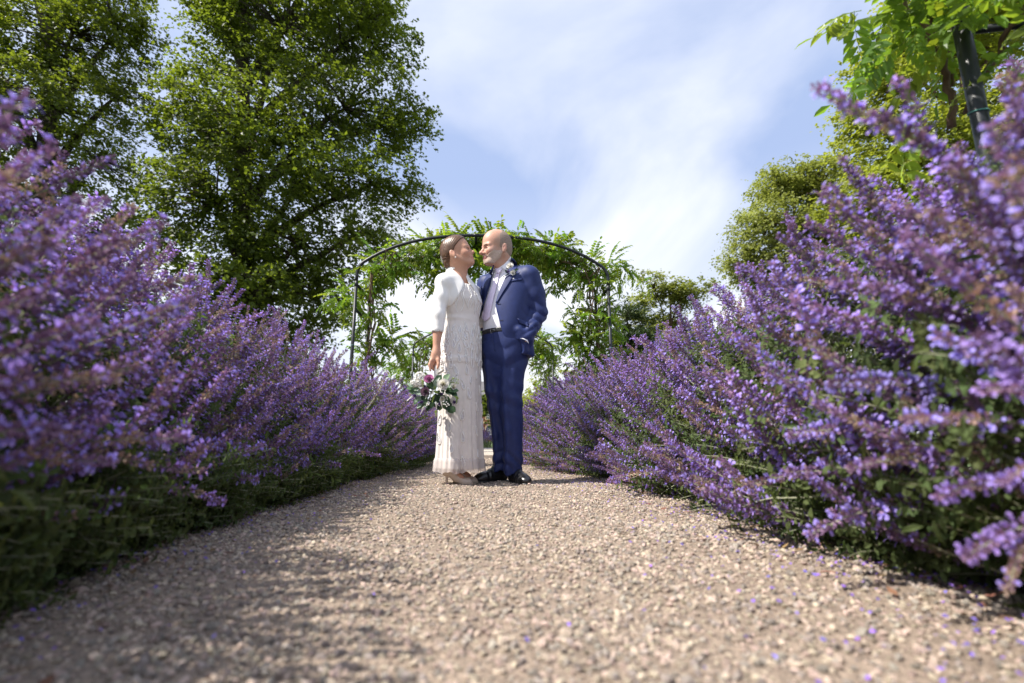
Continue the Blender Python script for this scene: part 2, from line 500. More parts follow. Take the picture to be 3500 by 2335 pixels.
def tree(name, base, trunk_top, lobes, leafmat, n_leaf, leaf_size, label, seed, trunk_r=0.4, droop=0.3, cl_r=0.62, group='trees around the garden', bark='bark', per=78, fill=0.55, flat=.45):
    """lobes: (cx,cy,cz, rx,ry,rz) crown masses; limbs run from the trunk into them, twigs to the leaf clumps"""
    r = np.random.default_rng(seed)
    base = np.array(base, float); top = np.array(trunk_top, float)
    root = empty(name, tuple(base), label, 'tree', group)
    lob = np.array(lobes, float)
    vol = lob[:, 3] * lob[:, 4] * lob[:, 5]; pr = vol ** 0.75; pr /= pr.sum()
    ncl = max(12, n_leaf // per)
    # clump centres: mostly towards the surface of each lobe
    li = r.choice(len(lob), ncl, p=pr)
    d = r.normal(size=(ncl, 3)); d /= np.linalg.norm(d, axis=1, keepdims=True)
    rad = np.where(r.random(ncl) < fill, r.uniform(.82, 1.04, ncl), r.uniform(.25, .85, ncl))
    rad *= 1 + .16 * np.sin(d[:, 0] * 5 + li) * np.cos(d[:, 2] * 4 + 2 * li)
    cc = lob[li, :3] + d * lob[li, 3:] * rad[:, None]
    wood = MB()
    fork = base + (top - base) * .45
    pts = [base + (top - base) * t + np.array([.15 * math.sin(5 * t + seed), .12 * math.cos(4 * t), 0]) * t for t in np.linspace(0, 1, 9)]
    wood.tube(pts, [trunk_r * (1.35 if i == 0 else 1) * (1 - .8 * i / 8) for i in range(9)], 9)
    limb_pts = []
    for k, L in enumerate(lob):
        c = L[:3]
        t0 = float(np.clip((c[2] - L[5] * .9 - base[2]) / max(top[2] - base[2], .1) * .8, .22, .85))
        a = base + (top - base) * t0
        mid = a + (c - a) * .45 + np.array([0, 0, .18 * np.linalg.norm(c - a)])
        e = c + (c - a) * .35 * min(1, L[3] / max(np.linalg.norm(c - a), .1))
        P = [bez(a, mid, e, t) + r.normal(0, .05, 3) * t for t in np.linspace(0, 1, 9)]
        rr = trunk_r * (.5 - .25 * t0)
        wood.tube(P, [rr * (1 - .85 * i / 8) for i in range(9)], 6)
        limb_pts.append(np.array(P))
    for i in range(ncl):
        if i % 2: continue
        LP = limb_pts[li[i]]
        q = LP[np.argmin(np.linalg.norm(LP[2:] - cc[i], axis=1) + .2 * np.arange(len(LP) - 2)[::-1]) + 1]
        m2 = (q + cc[i]) / 2 + np.array([0, 0, .12 * np.linalg.norm(cc[i] - q)]) + r.normal(0, .06, 3)
        wood.tube([bez(q, m2, cc[i], t) for t in (0, .33, .66, 1)], [.045, .032, .02, .006], 3, cap=False)
    wood.build('trunk', M[bark], root, smooth=True)
    # leaves sit along drooping twigs that fan out of each clump
    n = n_leaf
    ci = r.integers(0, ncl, n)
    crad = cl_r * r.uniform(.6, 1.3, ncl)
    outc = cc - (base + (top - base) * .6); outc[:, 2] *= .35
    outc /= np.maximum(np.linalg.norm(outc, axis=1, keepdims=True), .01)
    NT = 9
    td = r.normal(size=(ncl, NT, 3)) * np.array([1, 1, flat]) + outc[:, None, :] * .75
    td /= np.linalg.norm(td, axis=2, keepdims=True)
    tl = crad[:, None] * r.uniform(.55, 1.5, (ncl, NT))
    ti = r.integers(0, NT, n)
    tt = r.random(n) ** .75
    dv = td[ci, ti]; ln = tl[ci, ti] * tt
    p = cc[ci] + dv * ln[:, None] + r.normal(0, .055, (n, 3)) * (cl_r / .6)
    p[:, 2] -= droop * ln * tt
    outd = outc[ci]
    s = leaf_size * r.uniform(.6, 1.25, n)
    nz = r.normal(0, .45, (n, 3)); nz[:, 2] += .8; nz += outd * .4
    nz /= np.linalg.norm(nz, axis=1, keepdims=True)
    ax = r.normal(size=(n, 3)); ax -= nz * np.sum(ax * nz, 1, keepdims=True); ax /= np.linalg.norm(ax, axis=1, keepdims=True)
    sx = np.cross(nz, ax)
    s1 = s[:, None]
    v0 = p - ax * s1 * .5; v2 = p + ax * s1 * .55 - nz * s1 * .12
    v1 = p + sx * s1 * .4 + nz * s1 * .10; v3 = p - sx * s1 * .4 + nz * s1 * .10
    V = np.stack([v0, v1, v2, v3], 1).reshape(-1, 3)
    b = np.arange(n)[:, None] * 4
    F = np.concatenate([b + np.array([[0, 1, 2]]), b + np.array([[0, 2, 3]])], 0)
    me = mesh_np('crown', V, F, leafmat)
    c = obj('crown', me, root); tag(c, kind='stuff')
    return root

M['leaf_linden'] = leaf_mat('leaf_linden', (0.050, 0.078, 0.011), (0.22, 0.29, 0.018), .45, .55, 0.42)
M['leaf_beech'] = leaf_mat('leaf_beech', (0.054, 0.08, 0.013), (0.25, 0.32, 0.02), .5, .5, 0.42)
M['leaf_pale'] = leaf_mat('leaf_pale', (0.2, 0.225, 0.07), (0.4, 0.45, 0.07), .35, .8, 0.36)
M['leaf_lime'] = leaf_mat('leaf_lime', (0.2, 0.23, 0.035), (0.46, 0.52, 0.04), .35, .8, 0.4)
M['leaf_dark'] = leaf_mat('leaf_dark', (0.0336, 0.0576, 0.0192), (0.0768, 0.1152, 0.0288), .35, 1.2, .25)

def lobes_px(rows):
    """(px, py, Y, rx, ry, rz) -> world lobes"""
    out = []
    for (px, py, Y, rx, ry, rz) in rows:
        c = W(px, py, Y); out.append((c[0], c[1], c[2], rx, ry, rz))
    return out

TY = 15.0
b = W(850, 1500, TY); t = W(830, -250, TY + .5)
tree('linden_tree', (b[0], TY, 0), t, lobes_px([
    (790, 60, 15.5, 1.2, 2.2, 2.4), (820, -330, 15.2, 2.6, 2.6, 2.6), (1130, -120, 15, 2.4, 2.4, 2.2), (960, 130, 14.6, 2.2, 2.2, 2.0),
    (1250, 120, 14.8, 1.5, 1.8, 1.3), (1180, 380, 14.3, 2.2, 2.0, 1.3), (1370, 420, 14.6, 1.0, 1.3, .6), (860, 440, 13.8, 2.0, 2.0, 1.5), (700, 440, 15.2, .9, 1.8, 1.6),
    (1050, 620, 13.9, 2.0, 1.8, 1.15), (1290, 640, 14.4, 1.4, 1.4, .75), (740, 720, 14.4, 1.9, 1.9, 1.5), (1230, 820, 14.2, 1.1, 1.2, .95), (1010, 860, 14.6, 1.7, 1.7, 1.1),
    (800, 960, 14.3, 1.9, 1.8, 1.2), (1080, 1010, 14.8, 1.0, 1.1, .9), (960, 1130, 14.9, 1.1, 1.3, .8), (760, 1200, 15, 1.6, 1.6, 1.0)]),
    M['leaf_linden'], 140000, .118, 'tall dark green linden tree behind the left border, reaching towards the arch', 3, .42)
b = W(120, 1500, 15.5); t = W(190, -300, 16)
tree('beech_tree', (b[0], 15.5, 0), t, lobes_px([
    (60, -200, 16, 2.6, 2.6, 2.4), (310, -180, 16, 1.8, 2.4, 2.0), (430, 100, 15.4, .8, 1.6, 1.1), (250, 120, 15, 2.0, 2.0, 1.5), (-60, 200, 15, 2.2, 2.2, 1.8),
    (400, 330, 15.2, .9, 1.5, .8), (180, 400, 14.6, 2.1, 2.0, 1.1), (-100, 560, 15, 2.0, 2.0, 1.4), (330, 560, 15.2, 1.3, 1.5, .85), (130, 700, 15, 1.8, 1.8, .9), (440, 760, 15.6, .9, 1.1, .7), (-120, 900, 15.4, 2.0, 1.8, 1.3), (250, 900, 15.6, 1.5, 1.6, 1.0), (400, 980, 16, 1.0, 1.2, .9)]),
    M['leaf_beech'], 90000, .112, 'dark spreading beech tree at the left edge with layered drooping branches', 11, .45, droop=.45)
b = W(3330, 1500, 14); t = W(3280, -60, 14)
tree('maple_tree', (b[0], 14, 0), t, lobes_px([
    (3300, 130, 14, 1.9, 2.0, 1.5), (3060, 170, 13.8, 1.0, 1.4, .8), (3250, -120, 14, 1.6, 1.8, 1.2), (3520, 0, 13.6, 1.6, 1.8, 1.6), (3050, 320, 13.6, 1.2, 1.5, 1.0), (3400, 420, 13.2, 1.8, 1.8, 1.2), (3120, 520, 13.2, 1.6, 1.6, 1.1), (2960, 440, 13.8, .9, 1.1, .7),
    (2990, 690, 13.4, 1.2, 1.4, .9), (3260, 740, 13, 1.7, 1.7, 1.1), (3500, 700, 13.4, 1.6, 1.6, 1.3), (3100, 900, 13.2, 1.6, 1.6, 1.0), (3400, 1000, 13, 1.7, 1.7, 1.1)]),
    M['leaf_lime'], 105000, .125, 'large yellow-green tree behind the right border and the leaning black post', 21, .3, bark='bark_brown')
b = W(2700, 1500, 19); t = W(2720, 640, 19)
tree('ash_tree', (b[0], 19, 0), t, lobes_px([
    (2665, 640, 19, 1.0, 1.2, .75), (2800, 640, 19, 1.4, 1.4, 1.0), (2640, 780, 18.6, 1.5, 1.4, .95), (2830, 800, 18.6, 1.6, 1.5, 1.2), (2570, 900, 18.8, 1.0, 1.1, .75),
    (2700, 930, 18.4, 1.4, 1.4, .9), (2880, 960, 18.8, 1.4, 1.4, 1.0), (2760, 1080, 18.6, 1.7, 1.5, .9)]),
    M['leaf_pale'], 65000, .12, 'round pale green tree standing free against the sky right of the path', 31, .22, bark='bark_brown', droop=.2)
b = W(2300, 1500, 26); t = W(2280, 1000, 26)
tree('hornbeam_tree', (b[0], 26, 0), t, lobes_px([
    (2240, 1000, 26, 1.3, 1.3, .9), (2330, 1010, 26, 1.2, 1.3, .8), (2200, 1100, 26, 1.3, 1.3, 1.0), (2340, 1120, 26, 1.7, 1.5, 1.1), (2260, 1220, 26, 2.0, 1.6, 1.2)]),
    M['leaf_pale'], 20000, .15, 'smaller pale rounded tree behind the right side of the middle arch', 41, .2, bark='bark_brown', droop=.2)
b = W(2170, 1500, 21); t = W(2150, 1090, 21)
tree('yew_tree', (b[0], 21, 0), t, lobes_px([(2140, 1090, 21, .7, .8, .7), (2180, 1170, 21, .9, .9, .8), (2120, 1190, 21, .7, .8, .8), (2160, 1280, 21, 1.1, 1.0, .9)]),
    M['leaf_dark'], 14000, .10, 'dark green yew just behind the right post of the middle arch', 43, .16)
for k, (px, Y, hw, h, lm, sd, lab) in enumerate((
        (1960, 30, 3.2, 4.6, 'leaf_lime', 51, 'broad yellow-green shrub beyond the far arch, right of the couple'),
        (1830, 34, 2.0, 4.3, 'leaf_lime', 52, 'low yellow-green shrub just right of the groom’s knees in the distance'),
        (1690, 60, 3.0, 6.2, 'leaf_beech', 53, 'distant green tree in front of the brick house, between the couple'),
        (1500, 44, 3.0, 3.6, 'leaf_linden', 54, 'distant dark green shrub behind the bouquet beyond the far arch'),
        (1200, 38, 3.0, 2.9, 'leaf_linden', 55, 'distant green shrub behind the left post of the middle arch'))):
    c = W(px, 1500, Y)
    top = W(px, 1260, Y)[2] if px in (1960,) else None
    rows = [(c[0] + hw * .5 * math.sin(j * 2.1), Y + .6 * math.cos(j * 3), h * (.25 + .17 * (j % 4)), hw * (.62 if j % 4 < 3 else .4), 1.2, h * .24) for j in range(7)]
    if k == 2: rows = [(a, b2, cz * .4 + h * .55, rx, ry, rz) for (a, b2, cz, rx, ry, rz) in rows]
    tree('shrub' if k != 2 else 'distant_tree', (c[0], Y, 0), (c[0], Y, h * .8), rows, M[lm], 9000, .16 if Y < 40 else .22, lab, sd, .09, group='shrubs and trees in the distance', cl_r=.55)

# ------------------------------------------------------------------ arches
M['iron'] = mat('iron', (0.013, 0.016, 0.021), 0.42, 0.2, 20, 0.15, 60, spec=0.35)
M['wire'] = mat('wire', (0.10, 0.30, 0.26), 0.5)
ARCH_D = 0.64; HW = 1.394
def arch_curve():
    pts = [(-HW, -.05), (-HW, 1.0), (-HW, 1.98), (-HW, 2.06)]
    xs = np.linspace(-1.325, 1.325, 33)
    arc = [(x, 2.556 - .115 * x * x - .045 * x ** 4) for x in xs]
    a = np.array([-HW, 2.06]); c = np.array(arc[0]); b_ = np.array([-HW, 2.165])
    pts += [tuple(bez(a, b_, c, t)) for t in (.25, .5, .75)]
    return pts, arc
_side, _arc = arch_curve()
def arch(Y, label):
    root = empty('garden_arch', (0, Y, 0), label, 'arch', 'metal garden arches over the path')
    for y in (Y, Y + ARCH_D):
        for sgn in (1, -1):
            mb = MB(); mb.tube([(sgn * p[0], y, p[1]) for p in _side[:3]], .0180, 10); po = mb.build('post', M['iron'], root, True)
            mb = MB(); mb.tube([(-sgn * HW, y, z) for z in (1.93, 1.99)], .0205, 10); mb.build('sleeve', M['iron'], root, True)
            for zt in (1.28, .8):
                mb = MB(); mb.tube([(-sgn * HW + .0195 * math.cos(a), y + .0195 * math.sin(a), zt + .004 * math.sin(a)) for a in np.linspace(0, 6.283, 13)], .0022, 4); mb.build('plant_tie', M['wire'], root)
        mb = MB()
        full = [(p[0], y, p[1]) for p in _side[2:]] + [(p[0], y, p[1]) for p in _arc] + [(-p[0], y, p[1]) for p in _side[2:][::-1]]
        mb.tube(full, .0175, 10); mb.build('hoop', M['iron'], root, True)
    for sgn in (-1, 1):
        for z in (1.96, 1.68, 1.0):
            mb = MB(); mb.tube([(sgn * HW, Y + .02, z), (sgn * HW, Y + ARCH_D - .02, z)], .0145, 8); mb.build('crossbar', M['iron'], root, True)
    for x in (-.1,):
        z = 2.556 - .115 * x * x - .045 * x ** 4
        mb = MB(); mb.tube([(x, Y + .02, z), (x, Y + ARCH_D - .02, z)], .015, 8); mb.build('crossbar', M['iron'], root, True)
        mb = MB(); mb.tube([(x - .03, Y, z + .0005), (x + .03, Y, z)], .0205, 10); mb.build('sleeve', M['iron'], root, True)
    # training wires along the roof
    for q in (.2, .5, .8):
        mb = MB(); mb.tube([(p[0], Y + ARCH_D * q, p[1] - .01) for p in _arc[::2]], .003, 4); mb.build('training_wire', M['iron'], root)
    return root
A_NEAR, A_MID, A_FAR = 0.62, 5.3, 9.85
def climber_post():
    y = A_NEAR + ARCH_D; HW = 1.489
    root = empty('climber_post', (HW, y, 0), 'leaning-looking black metal post with a wire tie at the right edge, nearest the camera', 'post')
    mb = MB(); mb.tube([(HW, y, z) for z in (-.05, 1.0, 2.3)], .0225, 12); mb.build('pole', M['iron'], root, True)
    mb = MB(); mb.tube([(HW, y, z) for z in (2.3, 2.33, 2.35)], [.029, .029, .010], 12); mb.build('cap', M['iron'], root, True)
    for zt in (.98, 1.26):
        mb = MB(); mb.tube([(HW + .0245 * math.cos(t), y + .0245 * math.sin(t), zt + .005 * math.sin(t)) for t in np.linspace(0, 6.283, 13)], .0022, 4); mb.build('plant_tie', M['wire'], root)
    for z in (1.55, 2.05):
        mb = MB(); mb.tube([(HW + .025, y, z), (HW + .5, y - .1, z)], .012, 8); mb.build('crossbar', M['iron'], root, True)
climber_post()
arch(A_MID, 'black metal garden arch right behind the couple')
arch(A_FAR, 'black metal garden arch farthest away, small and low behind the couple')

# ------------------------------------------------------------------ wisteria on the arches
M['leaf_wist'] = leaf_mat('leaf_wist', (0.105, 0.175, 0.022), (0.33, 0.47, 0.03), .25, 14, .42, .4, rnd=.38)
M['vine_wood'] = mat('vine_wood', (0.13, 0.085, 0.055), 0.9, 0.3, 20, 0.6, 80)
def pinnate(seed, nl=6, L=.24):
    r = np.random.default_rng(seed); mb = MB()
    bend = r.uniform(.4, 1.2); side = r.normal(0, .25)
    def pt(t):
        a = bend * t
        return np.array([L * (math.sin(a) / bend), side * L * t * t * .5, -L * (1 - math.cos(a)) / bend])
    mb.tube([pt(t) for t in np.linspace(0, 1, 5)], [.0016, .0014, .0012, .001, .0008], 3, cap=False)
    def leaflet(p, d, l, w):
        d = d / np.linalg.norm(d); up = np.array([0, 0, 1.0]) + r.normal(0, .25, 3)
        s = np.cross(d, up); s /= np.linalg.norm(s); u = np.cross(s, d)
        a = p; b1 = p + d * l * .38 + s * w * .5 + u * w * .12; b2 = p + d * l * .38 - s * w * .5 + u * w * .12
        c = p + d * l * .42 - u * w * .08
        e1 = p + d * l * .75 + s * w * .3 - u * w * .05; e2 = p + d * l * .75 - s * w * .3 - u * w * .05
        e = p + d * l * .76 - u * w * .2; tip = p + d * l - u * w * .55
        mb.add([a, b1, c, b2, e1, e, e2, tip], [[0, 1, 2], [0, 2, 3], [1, 4, 5, 2], [2, 5, 6, 3], [4, 7, 5], [5, 7, 6]])
    for i in range(nl):
        t = .22 + .72 * i / nl
        p = pt(t); fw = pt(min(1, t + .05)) - pt(t - .05); fw /= np.linalg.norm(fw)
        for sg in (-1, 1):
            d = fw * .55 + np.array([0, sg, -.28 - .2 * r.random()])
            leaflet(p, d, r.uniform(.056, .080) * (1 - .15 * abs(t - .5)), r.uniform(.026, .034))
    leaflet(pt(1), pt(1) - pt(.9), .072, .027)
    return mb.mesh('leaf', M['leaf_wist'])
wleaf = [pinnate(100 + i, nl=[5, 6, 6, 5][i % 4], L=[.2, .25, .27, .18][i % 4]) for i in range(6)]

def wisteria(Y, label, clusters, stems, seed, max_parts=300, name='wisteria_vine', dens=1.0):
    r = np.random.default_rng(seed)
    root = empty(name, (0, Y, 0), label, 'vine', 'wisteria vines on the arches')
    for i, st in enumerate(stems):
        mb = MB(); P = [np.array(p) for p in st]
        # smooth through the points
        fine = []
        for k in range(len(P) - 1):
            for t in np.linspace(0, 1, 6)[:-1]:
                p0 = P[max(k - 1, 0)]; p1 = P[k]; p2 = P[k + 1]; p3 = P[min(k + 2, len(P) - 1)]
                fine.append(.5 * ((2 * p1) + (-p0 + p2) * t + (2 * p0 - 5 * p1 + 4 * p2 - p3) * t * t + (-p0 + 3 * p1 - 3 * p2 + p3) * t ** 3) + r.normal(0, .006, 3))
        fine.append(P[-1]); m = len(fine)
        mb.tube(fine, [(.012 if i % 3 == 0 else .006) * (1 - .8 * j / m) + .0015 for j in range(m)], 5); mb.build('stem', M['vine_wood'], root, True)
    pos, dirs = [], []
    for (c, rad, n) in clusters:
        c = np.array(c); rad = np.array(rad)
        n = int(n * dens)
        d = r.normal(size=(n, 3)); d /= np.linalg.norm(d, axis=1, keepdims=True)
        o = d * (r.random((n, 1)) ** .5) * rad
        pos.append(c + o * .8)
        q = o / np.maximum(rad, .02) + r.normal(0, .55, (n, 3)); q[:, 2] += .1
        dirs.append(q)
    pos = np.concatenate(pos); dirs = np.concatenate(dirs)
    dirs /= np.linalg.norm(dirs, axis=1, keepdims=True)
    up = r.normal(0, .35, dirs.shape) + np.array([0, 0, 1.0])
    zz = up - dirs * np.sum(up * dirs, 1, keepdims=True)
    e = eul_from_axes(zz, dirs)
    s = r.uniform(.55, 1.15, len(pos)); ix = r.integers(0, len(wleaf), len(pos))
    order = r.permutation(len(pos))
    for i in order[:max_parts]:
        o = bpy.data.objects.new('leaf', wleaf[ix[i]]); link(o, root)
        o.location = Vector(pos[i]) - Vector(root.location); o.rotation_euler = e[i]; o.scale = (s[i],) * 3
    rest = order[max_parts:]
    if len(rest):
        scatter('foliage', pos[rest], e[rest], s[rest], ix[rest], wleaf, root)
    return root

def arcz(x): return 2.556 - .115 * x * x - .045 * x ** 4
def band(Y, n, x0=-1.25, x1=1.3, seed=1, lift=.02, k=22):
    r = np.random.default_rng(seed); out = []
    for i in range(k):
        x = x0 + (x1 - x0) * (i + .5) / k
        out.append(((x, Y + ARCH_D * r.uniform(.5, .75), arcz(x) + lift - .05), (.16, .30, .10), int(n / k * r.uniform(.7, 1.3))))
    return out
def cl(px, py, Y, rpx, n, ry=.25):
    c = W(px, py, Y); q = rpx / FPX * Y
    return (c, (q, ry, q), n)

Ym = A_MID + .3
cl_mid = band(Ym - .3, 500, seed=5) + band(Ym - .3, 260, -.7, .9, seed=6, lift=.05, k=9) + [
    cl(1570, 822, Ym, 48, 44), cl(1660, 815, Ym, 48, 44), cl(1760, 815, Ym, 40, 26), cl(1815, 795, Ym, 20, 6), cl(1900, 850, Ym, 50, 34), cl(1950, 850, Ym, 40, 20),
    cl(1480, 850, Ym, 60, 30), cl(1390, 885, Ym, 55, 34), cl(1310, 915, Ym, 55, 40), cl(1265, 960, Ym, 45, 30),
    cl(1185, 1005, Ym, 50, 24), cl(1145, 1015, Ym, 24, 8), cl(1230, 1025, Ym, 45, 26), cl(1265, 1070, Ym, 40, 16), cl(1250, 1110, Ym, 30, 10), cl(1300, 1050, Ym, 30, 8),
    cl(1310, 1160, Ym, 48, 18), cl(1360, 1150, Ym, 34, 12), cl(1340, 1190, Ym, 30, 10), cl(1255, 1180, Ym, 45, 22), cl(1250, 1230, Ym, 40, 18),
    cl(2030, 910, Ym, 55, 34), cl(2095, 905, Ym, 40, 18), cl(2140, 920, Ym, 34, 12), cl(2110, 950, Ym, 30, 9), cl(2195, 960, Ym, 18, 5), cl(2040, 975, Ym, 40, 18),
    cl(2080, 1040, Ym, 40, 16), cl(2040, 1075, Ym, 55, 34), cl(1985, 1110, Ym, 60, 36), cl(2060, 1130, Ym, 60, 40), cl(1940, 1150, Ym, 36, 14), cl(1895, 1165, Ym, 22, 7), cl(2010, 1180, Ym, 70, 46), cl(2070, 1210, Ym, 55, 34), cl(1985, 1240, Ym, 50, 28), cl(2050, 1280, Ym, 60, 34), cl(1960, 1075, Ym, 24, 7),
    cl(1470, 960, Ym, 34, 13), cl(1450, 990, Ym, 24, 7), cl(1500, 985, Ym, 20, 6), cl(1530, 930, Ym, 40, 20), cl(1640, 930, Ym, 42, 22), cl(1660, 960, Ym, 24, 8), cl(1600, 900, Ym, 45, 30), cl(1700, 880, Ym, 50, 30),
    cl(1900, 960, Ym, 26, 9), cl(1880, 985, Ym, 18, 5), cl(1985, 990, Ym, 24, 8)]
def side_stems(Y, sgn, seed, n=7, spread=.18):
    r = np.random.default_rng(seed); out = []
    for i in range(n):
        st = []
        off = r.normal(0, .05, 2)
        for z in np.linspace(0, 2.2, 9):
            st.append((sgn * HW - sgn * .1 + off[0] + r.normal(0, .045), Y + ARCH_D * .5 + off[1] + r.normal(0, spread * .5), z))
        x1 = r.uniform(.1, 1.0)
        for x in np.linspace(1.2, x1, 6):
            st.append((sgn * x, Y + ARCH_D * .5 + r.normal(0, .14), arcz(x) - .05 + r.normal(0, .05)))
        out.append(st)
    return out
wisteria(A_MID, 'green wisteria climbing the middle arch over the couple’s heads', cl_mid, side_stems(A_MID, -1, 1) + side_stems(A_MID, 1, 2, 9), 61, dens=.92)
Yf = A_FAR + .3
cl_far = band(A_FAR, 360, seed=8, lift=.03) + [cl(1400, 1215, Yf, 50, 60), cl(1380, 1260, Yf, 42, 50), cl(1440, 1190, Yf, 40, 40), cl(1390, 1310, Yf, 44, 40), cl(1480, 1200, Yf, 30, 24),
    cl(1340, 1300, Yf, 24, 14), cl(1430, 1260, Yf, 30, 20), cl(1850, 1185, Yf, 50, 60), cl(1885, 1210, Yf, 44, 50), cl(1870, 1260, Yf, 44, 50), cl(1880, 1310, Yf, 40, 40), cl(1840, 1240, Yf, 26, 20), cl(1890, 1350, Yf, 40, 30)]
wisteria(A_FAR, 'small pale green wisteria covering the farthest arch', cl_far, side_stems(A_FAR, -1, 3, 4) + side_stems(A_FAR, 1, 4, 4), 62, dens=1.1)
Yn = A_NEAR + ARCH_D
cl_near = [cl(3030, 20, 1.30, 70, 6, .08), cl(3110, 60, 1.32, 80, 8, .1), cl(3190, 140, 1.34, 60, 5, .1), cl(3090, 150, 1.30, 50, 4, .08), cl(3010, 130, 1.3, 30, 2, .05), cl(2960, 10, 1.3, 40, 3, .06), cl(3400, 20, 1.2, 130, 13, .2), cl(3480, 120, 1.15, 80, 6, .15),
           cl(3240, -170, 1.3, 230, 40, .2), cl(3160, 330, 1.5, 40, 2, .1), cl(3170, 450, 1.5, 50, 3, .1)]
cl_near += [((1.75, 1.1, z), (.2, .3, .2), 14) for z in (1.5, 1.8, 2.1)]
st = [[W(3260, 420, 1.42), W(3240, 300, 1.40), W(3215, 190, 1.36), W(3150, 90, 1.33), W(3090, 10, 1.31), W(3070, -80, 1.3)],
      [W(3240, 300, 1.42), W(3240, 200, 1.40), W(3250, 80, 1.38), W(3280, -40, 1.35), W(3330, -160, 1.3)],
      [W(3215, 190, 1.36), W(3190, 110, 1.35), W(3170, 20, 1.33), W(3120, -60, 1.3)],
      [W(3300, 380, 1.42), W(3400, 200, 1.3), W(3480, 60, 1.2), W(3560, -60, 1.1)]]
wisteria(A_NEAR, 'bright green wisteria with brown stems at the top right corner, nearest the camera', cl_near, st, 63)

# small scrolled plant support by the near post
mb = MB()
mb.tube([W(3230, 770, 1.25) + np.array([.055 * math.cos(a) * (1 + .1 * a), 0, .055 * math.sin(a)]) for a in np.linspace(.3, 3.6, 14)], .004, 6)
mb.tube([W(3250, 800, 1.25) - np.array([.075, 0, 0]), W(3250, 800, 1.25) - np.array([.075, 0, .3]), (W(3250, 800, 1.25) - np.array([.075, 0, 0])) * np.array([1, 1, 0])], .004, 6)
po = mb.build('plant_support', M['iron'], None, True); tag(po, 'thin bent black metal plant support beside the post at the right edge', 'plant support')
# ------------------------------------------------------------------ catmint borders
M['cm_stem'] = leaf_mat('cm_stem', (0.31, 0.32, 0.21), (0.18, 0.21, 0.1), .2, 20, .1, .7, rnd=.2)
M['cm_leaf'] = leaf_mat('cm_leaf', (0.085, 0.118, 0.044), (0.17, 0.235, 0.045), .3, 25, .35, .7, rnd=.35, spec=.2)
M['cm_calyx'] = leaf_mat('cm_calyx', (0.32, 0.20, 0.33), (0.32, 0.17, 0.32), .35, 90, .25, .7, rnd=.3, spec=.2)
M['cm_corolla'] = leaf_mat('cm_corolla', (0.41, 0.32, 0.79), (0.46, 0.32, 0.88), .22, 60, .40, .6, rnd=.25, spec=.2)
M['cm_dry'] = leaf_mat('cm_dry', (0.43, 0.32, 0.25), (0.40, 0.26, 0.18), .25, 40, .25, .8, rnd=.25, spec=.2)
CM = [M['cm_stem'], M['cm_leaf'], M['cm_calyx'], M['cm_corolla'], M['cm_dry']]

